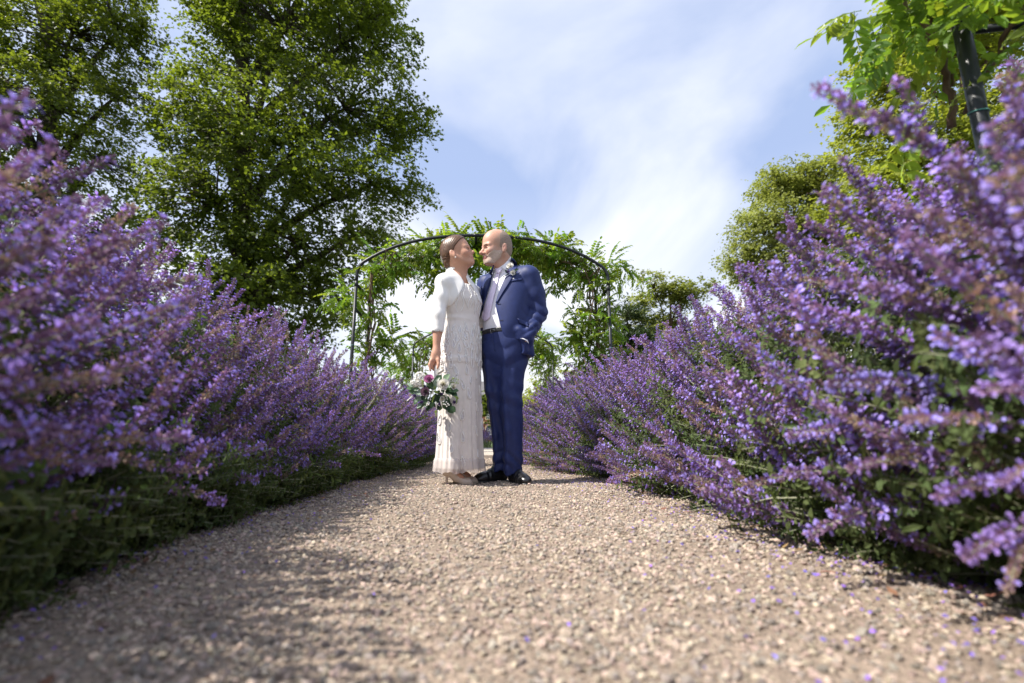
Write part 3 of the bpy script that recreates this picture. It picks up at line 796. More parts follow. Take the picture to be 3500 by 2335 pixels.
def catmint(seed, L=.68, flowering=True, bend=.5, dry=.06, fl=.55, rich=1.0, leafL=.03, t0=0.0):
    r = np.random.default_rng(seed); mb = MB()
    wob = r.normal(0, .05, 2)
    def pt(t):
        a = bend * t
        x = L * (1 - math.cos(a)) / bend; z = L * math.sin(a) / bend
        return np.array([x + wob[0] * L * math.sin(t * 5) * .3, wob[1] * L * t * (1 - t) * 2 + .004 * math.sin(13 * t + seed), z])
    N = 8
    mb.tube([pt(t) for t in np.linspace(t0, .98, N)], list(np.linspace(.0031, .0012, N)), 3, 0, cap=False)
    def frame(t):
        d = pt(min(1, t + .02)) - pt(max(0, t - .02)); d /= np.linalg.norm(d)
        u = np.cross(d, [0.3, 1, 0.1]); u /= np.linalg.norm(u); return d, u, np.cross(d, u)
    def leaf(p, d, up, l, m=1):
        s = np.cross(d, up); s /= max(np.linalg.norm(s), 1e-6); w = l * .58
        u = np.cross(s, d)
        mb.add([p, p + d * l * .35 + s * w * .5 + u * l * .08, p + d * l * .4 - u * l * .05, p + d * l * .35 - s * w * .5 + u * l * .08, p + d * l * .78 + s * w * .3, p + d * l - u * l * .18, p + d * l * .78 - s * w * .3],
               [[0, 1, 2], [0, 2, 3], [1, 4, 2], [4, 5, 2], [2, 5, 6], [2, 6, 3]], m)
    def flower(p, d, sc, corolla, drym):
        d = d / np.linalg.norm(d)
        u = np.cross(d, r.normal(size=3)); u /= np.linalg.norm(u); w = np.cross(d, u)
        l = .0105 * sc; q = .0034 * sc
        m = 4 if drym else 2
        b = p; e = p + d * l
        ring = [e + (u * math.cos(a) + w * math.sin(a)) * q for a in (0, 2.09, 4.19)]
        mid = p + d * l * .45
        mb.add([b] + ring, [[0, 1, 2], [0, 2, 3], [0, 3, 1]], m)
        if corolla:
            up = np.array([0, 0, 1.0]); s = np.cross(d, up); s /= max(np.linalg.norm(s), 1e-6); vv = np.cross(s, d)
            g = .0066 * sc
            t0 = e - d * l * .1; t1 = e + d * g * .9
            mb.add([t0 + s * q * .6, t0 - s * q * .6, t1 - s * g * .45 + vv * g * .5, t1 + s * g * .45 + vv * g * .5,
                    t1 + d * g * .55 + s * g * .75 - vv * g * .35, t1 + d * g * .95 - vv * g * .75, t1 + d * g * .55 - s * g * .75 - vv * g * .35, t1 - vv * g * .1],
                   [[0, 1, 2, 3], [0, 1, 7], [7, 4, 5], [7, 5, 6], [0, 7, 4], [1, 6, 7]], 3)
    if flowering:
        # leaves in pairs, smaller upwards
        for i, t in enumerate(np.linspace(.12, .64, 8)):
            if t < t0: continue
            d, u, w = frame(t); a0 = i * 1.57 + r.normal(0, .2)
            for sg in (0, math.pi):
                a = a0 + sg; o = u * math.cos(a) + w * math.sin(a)
                leaf(pt(t), o * .85 + d * .35 + np.array([0, 0, -.1]), d, leafL * r.uniform(.7, 1.15) * (1.25 - t))
        # whorls
        t = .55; k = 0
        while t < 1.0:
            f = (t - .55) / .45
            d, u, w = frame(t); p = pt(t)
            nf = int((17 - 8 * f) * rich); R = .0085 - .004 * f
            isdry = r.random() < dry
            for j in range(nf):
                a = 2 * math.pi * (j + r.random() * .8) / nf
                o = u * math.cos(a) + w * math.sin(a)
                dd = o * r.uniform(.6, 1.1) + d * r.uniform(.3, .95)
                flower(p + o * R * r.uniform(.15, .8) + d * r.normal(0, .004), dd, r.uniform(.85, 1.25) * (1.15 - .35 * f), (r.random() < fl * (1 - .45 * f)) and not isdry, isdry or r.random() < .04)
            if f < .5:
                for sg in (0, math.pi):
                    a = k * 1.57 + sg; o = u * math.cos(a) + w * math.sin(a); leaf(p, o * .9 + d * .2, d, .013)
            t += (.062 - .046 * min(1, f * 1.25) ** .8) * (.68 / L) * r.uniform(.85, 1.2); k += 1
        # crowded tip
        d, u, w = frame(.99)
        for j in range(7):
            flower(pt(.985), d * 1.2 + r.normal(0, .5, 3), .8, False, False)
    else:
        for i, t in enumerate(np.linspace(.08, .97, 11)):
            d, u, w = frame(t); a0 = i * 1.57 + r.normal(0, .3)
            for sg in (0, math.pi):
                a = a0 + sg; o = u * math.cos(a) + w * math.sin(a)
                leaf(pt(t), o * .9 + d * .35, d, leafL * 1.25 * r.uniform(.7, 1.2) * (1.15 - .5 * t))
            if i % 3 == 0:
                o = u * math.cos(a0 + .7) + w * math.sin(a0 + .7)
                for q in range(4): leaf(pt(t) + o * .02 * q, o * .5 + r.normal(0, .6, 3), d, leafL * .8)
    return mb.mesh('flower_stalk' if flowering else 'leafy_shoot', CM)
STP = [dict(L=[.66, .72, .60, .70, .64, .68, .62, .70][i], bend=[.35, .6, .3, .75, .5, .45, .7, .4][i], fl=[.34, .22, .42, .26, .46, .3, .38, .2][i], dry=[.05, .15, .0, .4, .05, .15, .0, .2][i]) for i in range(8)]
stalks = [catmint(i, **STP[i]) for i in range(8)]
short_stalks = [catmint(i, t0=.24, **STP[i]) for i in range(8)]
#catmint(i, L=[.66, .72, .60, .70, .64, .68, .62, .70][i], bend=[.35, .6, .3, .75, .5, .45, .7, .4][i], fl=[.55, .4, .65, .5, .7, .45, .6, .35][i], dry=[.05, .1, .0, .25, .05, .1, .0, .1][i]) for i in range(8)]
shoots = [catmint(50 + i, L=.30, flowering=False, bend=.5) for i in range(3)]

ENV_L = np.array([(.84, .03), (.76, .20), (.78, .54), (.96, .82), (1.26, 1.03), (1.62, 1.02), (2.0, .72), (2.2, .35)])
ENV_R = np.array([(.74, .04), (.66, .22), (.74, .56), (.95, .86), (1.24, 1.10), (1.62, 1.10), (2.0, .76), (2.2, .35)])
def hedge(sgn, env, label, seed, n_flow, n_leaf, hero):
    r = np.random.default_rng(seed)
    root = empty('catmint_border', (sgn * 1.4, 3.5, 0), label, 'flower border', 'catmint borders along the path')
    seg = np.linalg.norm(np.diff(env, axis=0), axis=1); cum = np.concatenate([[0], np.cumsum(seg)]) / seg.sum()
    def envelope(u, y):
        x = np.interp(u, cum, env[:, 0]); z = np.interp(u, cum, env[:, 1])
        clump = .09 * np.sin(y * 8.3 + seed) * np.sin(y * 3.1 + 2 * seed) + .05 * np.sin(y * 5.1 + u * 7)
        g = 1 + clump
        z = z * g
        x = 1.45 + (x - 1.45) * (1 + .6 * clump)
        sh = .34 * smooth01(3.75, 4.8, y) * np.clip((1.5 - x) / .7, 0, 1)
        near = .20 * (1 - smooth01(.7, 1.7, y)) * np.clip((1.5 - x) / .6, 0, 1) * (smooth01(.15, .5, z) if sgn > 0 else .85)
        return x - sh - near, z
    def make(n, depth_rng, Lr, umax=1.0, upow=1.0, y0=-.4, y1=11.5, umin=0.0):
        q = r.random(n)
        y = y0 + (y1 - y0) * (q ** 1.15)
        ok = (y < 7.9) | (y > 15.8)
        y = y[ok]; n = len(y)
        u = umin + (umax - umin) * r.random(n) ** upow
        x, z = envelope(u, y)
        dep = r.uniform(*depth_rng, n)
        core = np.stack([1.42 + r.normal(0, .10, n), y + r.normal(0, .22, n), -.12 + .1 * r.random(n)], 1)
        tip = np.stack([x, y, z], 1)
        d = tip - core; dl = np.linalg.norm(d, axis=1, keepdims=True); d = d / dl
        tip = tip - d * dep[:, None]
        d = d + r.normal(0, .13, (n, 3)); d /= np.linalg.norm(d, axis=1, keepdims=True)
        Ls = r.uniform(*Lr, n)
        return tip, d, Ls, u
    # flowering stalks: local +Z is the first direction, the bend goes towards +X
    tip, d, sc, u = make(n_flow, (-.05, .24), (.72, 1.12), .93, umin=.07 if sgn < 0 else 0.0)
    ix = r.integers(0, 8, len(tip))
    bends = np.array([.35, .6, .3, .75, .5, .45, .7, .4])[ix]; LL = np.array([.66, .72, .60, .70, .64, .68, .62, .70])[ix] * sc
    # chord direction d; start direction is rotated half the bend upwards
    out = d.copy(); down = np.array([0, 0, -1.0]) + r.normal(0, .5, d.shape)
    # low stalks on the path side curve up again, high ones droop outwards
    lowm = (u < .22)
    down[lowm] *= -1
    xax = down - d * np.sum(down * d, 1, keepdims=True); xax /= np.maximum(np.linalg.norm(xax, axis=1, keepdims=True), 1e-5)
    hb = bends / 2
    zax = d * np.cos(hb)[:, None] - xax * np.sin(hb)[:, None]
    xa2 = d * np.sin(hb)[:, None] + xax * np.cos(hb)[:, None]
    base = tip - d * LL[:, None] * (np.sin(hb) / hb)[:, None]
    base[:, 2] = np.maximum(base[:, 2], .01)
    for a in (base, zax, xa2): a[:, 0] *= sgn
    # mirrored frame: keep it right-handed (the stalks are symmetric enough)
    e = eul_from_axes(zax, xa2)
    tipw = tip.copy(); tipw[:, 0] *= sgn
    # single stalks that lean out over the path close to the camera
    hb_, hz_, hx_, hs_, hi_ = [], [], [], [], []
    for k, (px, py, Y, bx, bdz, s_) in enumerate(hero):
        t_ = W(px, py, Y); b_ = np.array([sgn * bx, Y + .12, max(t_[2] - bdz, .03)])
        dd = t_ - b_; L_ = np.linalg.norm(dd); dd /= L_
        i_ = k % 8; bd = STP[i_]['bend'] / 2
        xx = np.array([0, 0, -1.0]) - dd * (-dd[2]); xx /= np.linalg.norm(xx)
        hb_.append(b_); hz_.append(dd * math.cos(bd) - xx * math.sin(bd)); hx_.append(dd * math.sin(bd) + xx * math.cos(bd))
        hs_.append(L_ / (STP[i_]['L'] * math.sin(bd) / bd)); hi_.append(i_)
    base = np.concatenate([np.array(hb_), base]); e = np.concatenate([eul_from_axes(np.array(hz_), np.array(hx_)), e])
    sc = np.concatenate([np.array(hs_), sc]); ix = np.concatenate([np.array(hi_), ix])
    tipw = np.concatenate([np.array(hb_) * np.array([.5, 1, 1]), tipw])
    # the 300 that show largest are single parts
    dist = np.linalg.norm(tipw - np.array([0, 0, CAM_H]), axis=1)
    vis = (tipw[:, 1] > .35) & (np.abs(tipw[:, 0]) < tipw[:, 1] * 1.08)
    order = np.argsort(np.where(vis, dist, dist + 50)); big = order[:300]; rest = order[300:]
    for i in big:
        o = bpy.data.objects.new('flower_stalk', stalks[ix[i]]); link(o, root)
        o.location = Vector(base[i]) - root.location; o.rotation_euler = e[i]; o.scale = (sc[i],) * 3
    scatter('flower_mass', base[rest], e[rest], sc[rest], ix[rest], short_stalks, root)
    # leafy shoots inside
    tip, d, sc, u = make(n_leaf, (.09, .42), (.6, 1.1), 1.0, 1.25)
    LL = .30 * sc
    if sgn < 0:   # leafy skirt of the left border down to the gravel
        t2, d2, s2, u2 = make(1000, (0, .14), (.6, 1.0), .12, y0=.1, y1=4.2)
        tip, d, sc = np.concatenate([tip, t2]), np.concatenate([d, d2]), np.concatenate([sc, s2]); LL = .30 * sc
    xax = np.array([0, 0, -1.0]) + r.normal(0, .6, d.shape)
    base = tip - d * LL[:, None]; base[:, 2] = np.maximum(base[:, 2], .0)
    for a in (base, d): a[:, 0] *= sgn
    scatter('foliage', base, eul_from_axes(d, xax), sc, r.integers(0, 3, len(base)), shoots, root)
    return root
hedge(-1, ENV_L, 'purple flowering catmint border along the left side of the path', 3, 2800, 5200,
      [(90, 330, .62, 1.05, .55, 1), (175, 500, .66, 1.05, .5, 1), (20, 420, .55, .95, .5, 1), (60, 620, .6, 1.0, .45, 1), (280, 680, .72, 1.1, .45, 1), (180, 820, .62, 1.05, .4, 1), (420, 830, .8, 1.1, .42, 1),
       (120, 1000, .6, 1.05, .35, 1), (330, 1100, .7, 1.1, .3, 1), (560, 760, .95, 1.2, .5, 1), (90, 1280, .62, 1.05, .22, 1), (420, 1330, .75, 1.1, .2, 1), (650, 1020, .9, 1.15, .4, 1), (480, 1240, .8, 1.1, .25, 1), (200, 1490, .68, 1.05, .15, 1), (640, 1500, .9, 1.1, .1, 1),
       (880, 1640, 1.7, 1.35, .03, 1), (760, 1720, 1.35, 1.3, .02, 1), (960, 1610, 2.0, 1.4, .05, 1), (520, 1620, 1.0, 1.2, .05, 1), (1060, 1580, 2.3, 1.45, .06, 1), (700, 1600, 1.25, 1.25, .06, 1), (840, 1540, 1.6, 1.3, .1, 1), (380, 1580, .85, 1.15, .08, 1), (1160, 1590, 2.7, 1.45, .05, 1), (1300, 1560, 3.1, 1.4, .1, 1)])
hedge(1, ENV_R, 'purple flowering catmint border along the right side of the path', 8, 2800, 5200,
      [(2790, 300, .60, 1.0, .22, 1), (3010, 400, .62, 1.0, .28, 1), (3060, 270, .75, 1.05, .45, 1), (3420, 250, .60, 1.0, .5, 1), (3280, 560, .58, .95, .35, 1), (2820, 650, .85, 1.15, .4, 1), (3470, 420, .55, .9, .4, 1),
       (3100, 720, .68, 1.05, .3, 1), (3380, 800, .56, .95, .25, 1), (2980, 980, .72, 1.1, .25, 1), (3200, 1150, .62, 1.05, .18, 1), (3450, 1000, .54, .95, .2, 1), (2840, 1300, .78, 1.1, .1, 1), (3100, 1420, .64, 1.05, .08, 1),
       (3350, 1350, .56, 1.0, .1, 1), (2900, 1600, .78, 1.1, .02, 1), (3200, 1700, .66, 1.0, 0, 1), (3420, 1650, .56, .95, 0, 1), (3300, 1900, .62, 1.0, -.03, 1), (3450, 2050, .6, .95, -.05, 1), (2700, 1480, .95, 1.15, .05, 1), (2560, 1650, 1.2, 1.25, .02, 1), (2760, 1850, .98, 1.2, -.05, 1), (2080, 1640, 2.4, 1.35, .0, 1)])

# bed of the same flowers beyond the paved terrace
def far_bed():
    r = np.random.default_rng(77)
    root = empty('far_flower_bed', (0, 17, 0), 'low purple catmint bed across the end of the path in the distance', 'flower border')
    n = 1500
    x = r.uniform(-6, 6, n); y = 16 + r.random(n) * 2.2
    d = np.stack([r.normal(0, .35, n), -.35 + r.normal(0, .3, n), np.ones(n)], 1)
    scatter('flower_mass', np.stack([x, y, np.zeros(n)], 1), eul_from_axes(d, r.normal(size=(n, 3))), r.uniform(.8, 1.25, n), r.integers(0, 8, n), short_stalks, root)
    scatter('foliage', np.stack([x[::2], y[::2], np.zeros(n // 2)], 1), eul_from_axes(d[::2], r.normal(size=(n // 2, 3))), r.uniform(.8, 1.2, n // 2), r.integers(0, 3, n // 2), shoots, root)
far_bed()
# ------------------------------------------------------------------ implicit modelling: smooth unions on a grid, then surface nets
class Field:
    def __init__(s, lo, hi, d, zs=None):
        s.x = np.arange(lo[0], hi[0], d); s.y = np.arange(lo[1], hi[1], d)
        s.z = np.arange(lo[2], hi[2], d) if zs is None else np.asarray(zs)
        s.a = np.full((len(s.x), len(s.y), len(s.z)), 0.4, dtype=np.float32)
    def box(s, lo, hi, pad):
        def sl(ax, a, b):
            i = int(np.searchsorted(ax, a - pad)); j = int(np.searchsorted(ax, b + pad))
            return slice(max(i - 1, 0), min(j + 1, len(ax)))
        S = (sl(s.x, lo[0], hi[0]), sl(s.y, lo[1], hi[1]), sl(s.z, lo[2], hi[2]))
        return S, s.x[S[0]][:, None, None].astype(np.float32), s.y[S[1]][None, :, None].astype(np.float32), s.z[S[2]][None, None, :].astype(np.float32)
    def put(s, S, d, k, op):
        a = s.a[S]
        if op == 'add':
            h = np.maximum(k - np.abs(a - d), 0) / k; s.a[S] = np.minimum(a, d) - h * h * k * .25
        elif op == 'cut':
            d = -d; h = np.maximum(k - np.abs(a - d), 0) / k; s.a[S] = np.maximum(a, d) + h * h * k * .25
    def cone(s, a, b, ra, rb, k=.02, op='add'):
        a = np.array(a, float); b = np.array(b, float); R = max(ra, rb)
        S, X, Y, Z = s.box(np.minimum(a, b) - R, np.maximum(a, b) + R, k + .012)
        ba = b - a; L2 = float(ba @ ba) + 1e-12
        t = np.clip(((X - a[0]) * ba[0] + (Y - a[1]) * ba[1] + (Z - a[2]) * ba[2]) / L2, 0, 1)
        d = np.sqrt((X - a[0] - t * ba[0]) ** 2 + (Y - a[1] - t * ba[1]) ** 2 + (Z - a[2] - t * ba[2]) ** 2) - (ra + (rb - ra) * t)
        s.put(S, d, k, op)
    def chain(s, pts, rad, k=.01, op='add'):
        for i in range(len(pts) - 1): s.cone(pts[i], pts[i + 1], rad[i], rad[i + 1], k, op)
    def ell(s, c, r, R=None, k=.02, op='add'):
        c = np.array(c, float); r = np.array(r, float); m = r.max()
        S, X, Y, Z = s.box(c - m, c + m, k + .012)
        x, y, z = X - c[0], Y - c[1], Z - c[2]
        if R is not None:   # rows of R are the local axes
            x, y, z = (R[0][0] * x + R[0][1] * y + R[0][2] * z, R[1][0] * x + R[1][1] * y + R[1][2] * z, R[2][0] * x + R[2][1] * y + R[2][2] * z)
        k0 = np.sqrt((x / r[0]) ** 2 + (y / r[1]) ** 2 + (z / r[2]) ** 2)
        k1 = np.sqrt((x / r[0] ** 2) ** 2 + (y / r[1] ** 2) ** 2 + (z / r[2] ** 2) ** 2)
        s.put(S, k0 * (k0 - 1) / np.maximum(k1, 1e-6), k, op)
    def loft(s, rows, yaw, k=.02, op='add', ruff=None, grow=0.0):
        """rows: (z, cx, cy, rx, ry) ellipses; yaw turns their axes; ruff(ang, z) scales the radius"""
        rows = np.array(sorted(rows)); z0, z1 = rows[0, 0], rows[-1, 0]; R = rows[:, 3:].max() * 1.3 + grow
        lo = np.array([rows[:, 1].min() - R, rows[:, 2].min() - R, z0]); hi = np.array([rows[:, 1].max() + R, rows[:, 2].max() + R, z1])
        S, X, Y, Z = s.box(lo, hi, k + .012)
        zz = Z[0, 0, :]
        def ip(c):
            # smooth (cosine-free cubic) interpolation along z
            zi = np.clip(zz, z0, z1); kk = np.clip(np.searchsorted(rows[:, 0], zi) - 1, 0, len(rows) - 2)
            h = rows[kk + 1, 0] - rows[kk, 0]; t = (zi - rows[kk, 0]) / h
            mm = np.gradient(rows[:, c], rows[:, 0])
            p0, p1, m0, m1 = rows[kk, c], rows[kk + 1, c], mm[kk] * h, mm[kk + 1] * h
            return ((2 * t ** 3 - 3 * t ** 2 + 1) * p0 + (t ** 3 - 2 * t ** 2 + t) * m0 + (-2 * t ** 3 + 3 * t ** 2) * p1 + (t ** 3 - t ** 2) * m1)[None, None, :].astype(np.float32)
        cx, cy, rx, ry = ip(1), ip(2), ip(3) + grow, ip(4) + grow
        c, sn = math.cos(yaw), math.sin(yaw)
        u = (X - cx) * c + (Y - cy) * sn; v = -(X - cx) * sn + (Y - cy) * c
        q = np.sqrt((u / rx) ** 2 + (v / ry) ** 2)
        if ruff is not None: q = q / ruff(np.arctan2(v / ry, u / rx), Z)
        d = (q - 1) * np.minimum(rx, ry)
        d = np.maximum(d, np.maximum(z0 - Z, Z - z1))
        s.put(S, d, k, op)
    def polycut(s, poly, front, k=.004, keep=False):
        """cut away what lies inside an (x,z) outline and in front of a vertical plane (point, direction)"""
        P = np.array(poly, float)
        X = s.x[:, None]; Z = s.z[None, :]
        d2 = np.full((len(s.x), len(s.z)), 1e9); inside = np.zeros(d2.shape, bool)
        n = len(P)
        for i in range(n):
            a, b = P[i], P[(i + 1) % n]; e = b - a
            t = np.clip(((X - a[0]) * e[0] + (Z - a[1]) * e[1]) / (e @ e + 1e-12), 0, 1)
            d2 = np.minimum(d2, (X - a[0] - t * e[0]) ** 2 + (Z - a[1] - t * e[1]) ** 2)
            c = ((a[1] <= Z) & (b[1] > Z)) | ((b[1] <= Z) & (a[1] > Z))
            with np.errstate(divide='ignore', invalid='ignore'):
                xi = a[0] + (Z - a[1]) / (b[1] - a[1] + 1e-12) * e[0]
            inside ^= c & (X < xi)
        sd = np.where(inside, -1, 1) * np.sqrt(d2)
        p, f = front
        pl = -((s.x[:, None, None] - p[0]) * f[0] + (s.y[None, :, None] - p[1]) * f[1]) + 0 * s.z[None, None, :]
        d = np.maximum(sd[:, None, :], pl).astype(np.float32)
        h = np.maximum(k - np.abs(s.a + d), 0) / k
        s.a = np.maximum(s.a, -d) + h * h * k * .25
    def wrinkle(s, fn):
        s.a += fn(s.x[:, None, None], s.y[None, :, None], s.z[None, None, :]).astype(np.float32)
    def net(s):
        a = s.a; ins = a < 0
        c = [ins[i:a.shape[0] - 1 + i, j:a.shape[1] - 1 + j, k:a.shape[2] - 1 + k] for i in (0, 1) for j in (0, 1) for k in (0, 1)]
        cnt = sum(q.astype(np.int8) for q in c)
        act = (cnt > 0) & (cnt < 8)
        I, J, K = np.nonzero(act)
        idx = np.full(act.shape, -1, dtype=np.int64); idx[I, J, K] = np.arange(len(I))
        acc = np.zeros((len(I), 3)); num = np.zeros(len(I))
        off = [(i, j, k) for i in (0, 1) for j in (0, 1) for k in (0, 1)]
        ax = (s.x, s.y, s.z)
        for p in range(8):
            for q in range(p + 1, 8):
                if sum(abs(off[p][m] - off[q][m]) for m in range(3)) != 1: continue
                va = a[I + off[p][0], J + off[p][1], K + off[p][2]]; vb = a[I + off[q][0], J + off[q][1], K + off[q][2]]
                cr = (va < 0) != (vb < 0)
                t = np.where(cr, va / np.where(cr, va - vb, 1), 0)
                for m, base in enumerate((I, J, K)):
                    pa = ax[m][base + off[p][m]]; pb = ax[m][base + off[q][m]]
                    acc[:, m] += np.where(cr, pa + (pb - pa) * t, 0)
                num += cr
        V = acc / num[:, None]
        F = []
        nx, ny, nz = act.shape
        for d in range(3):
            if d == 0: A, B = ins[:-1, 1:-1, 1:-1], ins[1:, 1:-1, 1:-1]
            elif d == 1: A, B = ins[1:-1, :-1, 1:-1], ins[1:-1, 1:, 1:-1]
            else: A, B = ins[1:-1, 1:-1, :-1], ins[1:-1, 1:-1, 1:]
            i, j, k = np.nonzero(A != B); fl = A[i, j, k]
            if d == 0: q = [idx[i, j, k], idx[i, j + 1, k], idx[i, j + 1, k + 1], idx[i, j, k + 1]]
            elif d == 1: q = [idx[i, j, k], idx[i, j, k + 1], idx[i + 1, j, k + 1], idx[i + 1, j, k]]
            else: q = [idx[i, j, k], idx[i + 1, j, k], idx[i + 1, j + 1, k], idx[i, j + 1, k]]
            q = np.stack(q, 1); q[~fl] = q[~fl][:, ::-1]
            F.append(q)
        return V, np.concatenate(F)
    def build(s, name, mats, parent=None, smooth=True, relax=1):
        V, F = s.net()
        for _ in range(relax):
            acc = np.zeros_like(V); n = np.zeros(len(V))
            for a, b in ((0, 1), (1, 2), (2, 3), (3, 0)):
                np.add.at(acc, F[:, a], V[F[:, b]]); np.add.at(acc, F[:, b], V[F[:, a]]); np.add.at(n, F[:, a], 1); np.add.at(n, F[:, b], 1)
            V = V * .45 + acc / np.maximum(n, 1)[:, None] * .55
        me = mesh_np(name, V, F, mats, smooth=smooth)
        o = obj(name, me, parent)
        return o, V, F

def bvh_of(V, F): return BVHTree.FromPolygons([tuple(v) for v in V], [tuple(map(int, f)) for f in F])
def paint(me, cols):
    at = me.color_attributes.new('Col', 'FLOAT_COLOR', 'POINT')
    c = np.ones((len(cols), 4), dtype=np.float32); c[:, :3] = cols
    at.data.foreach_set('color', c.ravel())
CAMP = Vector((0, 0, CAM_H))
def hit(px, py, bvh, off=.004, Y=3.4):
    d = (Vector(W(px, py, Y)) - CAMP).normalized()
    h = bvh.ray_cast(CAMP, d)
    if h[0] is None: return Vector(W(px, py, Y))
    return h[0] - d * off
def catm(P, n):
    """resample a polyline smoothly to n points"""
    P = np.array(P, float); L = np.concatenate([[0], np.cumsum(np.linalg.norm(np.diff(P, axis=0), axis=1))]); t = np.linspace(0, L[-1], n)
    out = []
    m = np.stack([np.gradient(P[:, c], L) for c in range(P.shape[1])], 1)
    for q in t:
        k = min(max(int(np.searchsorted(L, q)) - 1, 0), len(L) - 2); h = L[k + 1] - L[k]; u = (q - L[k]) / h
        out.append((2 * u ** 3 - 3 * u ** 2 + 1) * P[k] + (u ** 3 - 2 * u ** 2 + u) * m[k] * h + (-2 * u ** 3 + 3 * u ** 2) * P[k + 1] + (u ** 3 - u ** 2) * m[k + 1] * h)
    return np.array(out)
def patch(name, A, B, mats, parent, bvh, off=.006, thick=.005, nu=22, nv=6, crown=0.0):
    """a cloth piece between two edges measured in the photo, laid on the surface behind it, with thickness"""
    A = catm(A, nu); B = catm(B, nu)
    G = [[hit(*(A[i] + (B[i] - A[i]) * j / nv), bvh, off + crown * math.sin(math.pi * j / nv)) for j in range(nv + 1)] for i in range(nu)]
    # smooth the depth a little so that folds underneath do not print through
    V = [tuple(p) for row in G for p in row]; n = len(V)
    w = nv + 1
    back = [tuple(p + (p - CAMP).normalized() * thick) for row in G for p in row]
    V += back; F = []
    for i in range(nu - 1):
        for j in range(nv):
            a = i * w + j
            F.append([a, a + 1, a + w + 1, a + w]); F.append([n + a, n + a + w, n + a + w + 1, n + a + 1])
    rim = [(0, j) for j in range(w)] + [(i, nv) for i in range(1, nu)] + [(nu - 1, j) for j in range(nv - 1, -1, -1)] + [(i, 0) for i in range(nu - 2, 0, -1)]
    rim = [i * w + j for i, j in rim]
    for q in range(len(rim)):
        a, b_ = rim[q], rim[(q + 1) % len(rim)]; F.append([b_, a, n + a, n + b_])
    me = mesh_np(name, V, F, mats, smooth=True)
    return obj(name, me, parent)
def C1(x, y): return (1400 + .3125 * x, 760 + .3125 * y)
def C2(x, y): return (1400 + .34439 * x, 1150 + .34439 * y)
def XZ(p, Y=3.4): q = W(p[0], p[1], Y); return (q[0], q[2])

# materials of the couple
M['skin'] = mat('skin', (1, 1, 1), .48, .06, 90, .12, 260, sub=.12, attr='Col', spec=.4)
M['suit'] = mat('suit', (0.016, 0.028, 0.112), .55, .12, 40, .10, 900, sheen=.03, spec=.3)
M['shirt'] = mat('shirt', (.84, .83, .88), .7, .03, 30, .1, 300)
M['tie'] = mat('tie', (.76, .67, .86), .32, .05, 60, .06, 500, spec=.6, sheen=.2)
M['leather_black'] = mat('leather_black', (.012, .012, .013), .28, .3, 40, .25, 180, spec=.55)
M['metal'] = mat('metal', (.35, .35, .36), .3, .1, metallic=1)
M['hair_grey'] = mat('hair_grey', (.29, .22, .18), .75, .4, 380, .5, 420, spec=.3, detail=2)
M['beard'] = mat('beard', (.50, .385, .325), .8, .3, 420, .5, 420, spec=.2, detail=2)
M['hair_brown'] = mat('hair_brown', (.095, .045, .022), .38, .35, 60, .3, 200, spec=.5)
M['satin'] = mat('satin', (.80, .785, .76), .38, .03, 10, .03, 300, spec=.45, sheen=.1)
M['dress'] = mat('dress', (.69, .645, .61), .55, .06, 25, .08, 500, spec=.35, sheen=.2)
M['bead'] = mat('bead', (.90, .89, .88), .3, .05, 300, .4, 900, spec=.7)
M['sequin'] = mat('sequin', (.80, .78, .82), .2, .12, 700, .7, 900, spec=.9)
M['shoe_nude'] = mat('shoe_nude', (.52, .43, .355), .3, .05, 20, spec=.5)
M['lip'] = mat('lip', (.42, .13, .12), .4)
M['eye_white'] = mat('eye_white', (.30, .26, .24), .2, spec=.6)  # whites darkened so that the colour carries the shade under the brow
M['iris'] = mat('iris', (.03, .035, .04), .1, spec=.8)
M['pearl'] = mat('pearl', (.8, .78, .74), .15, spec=.8)

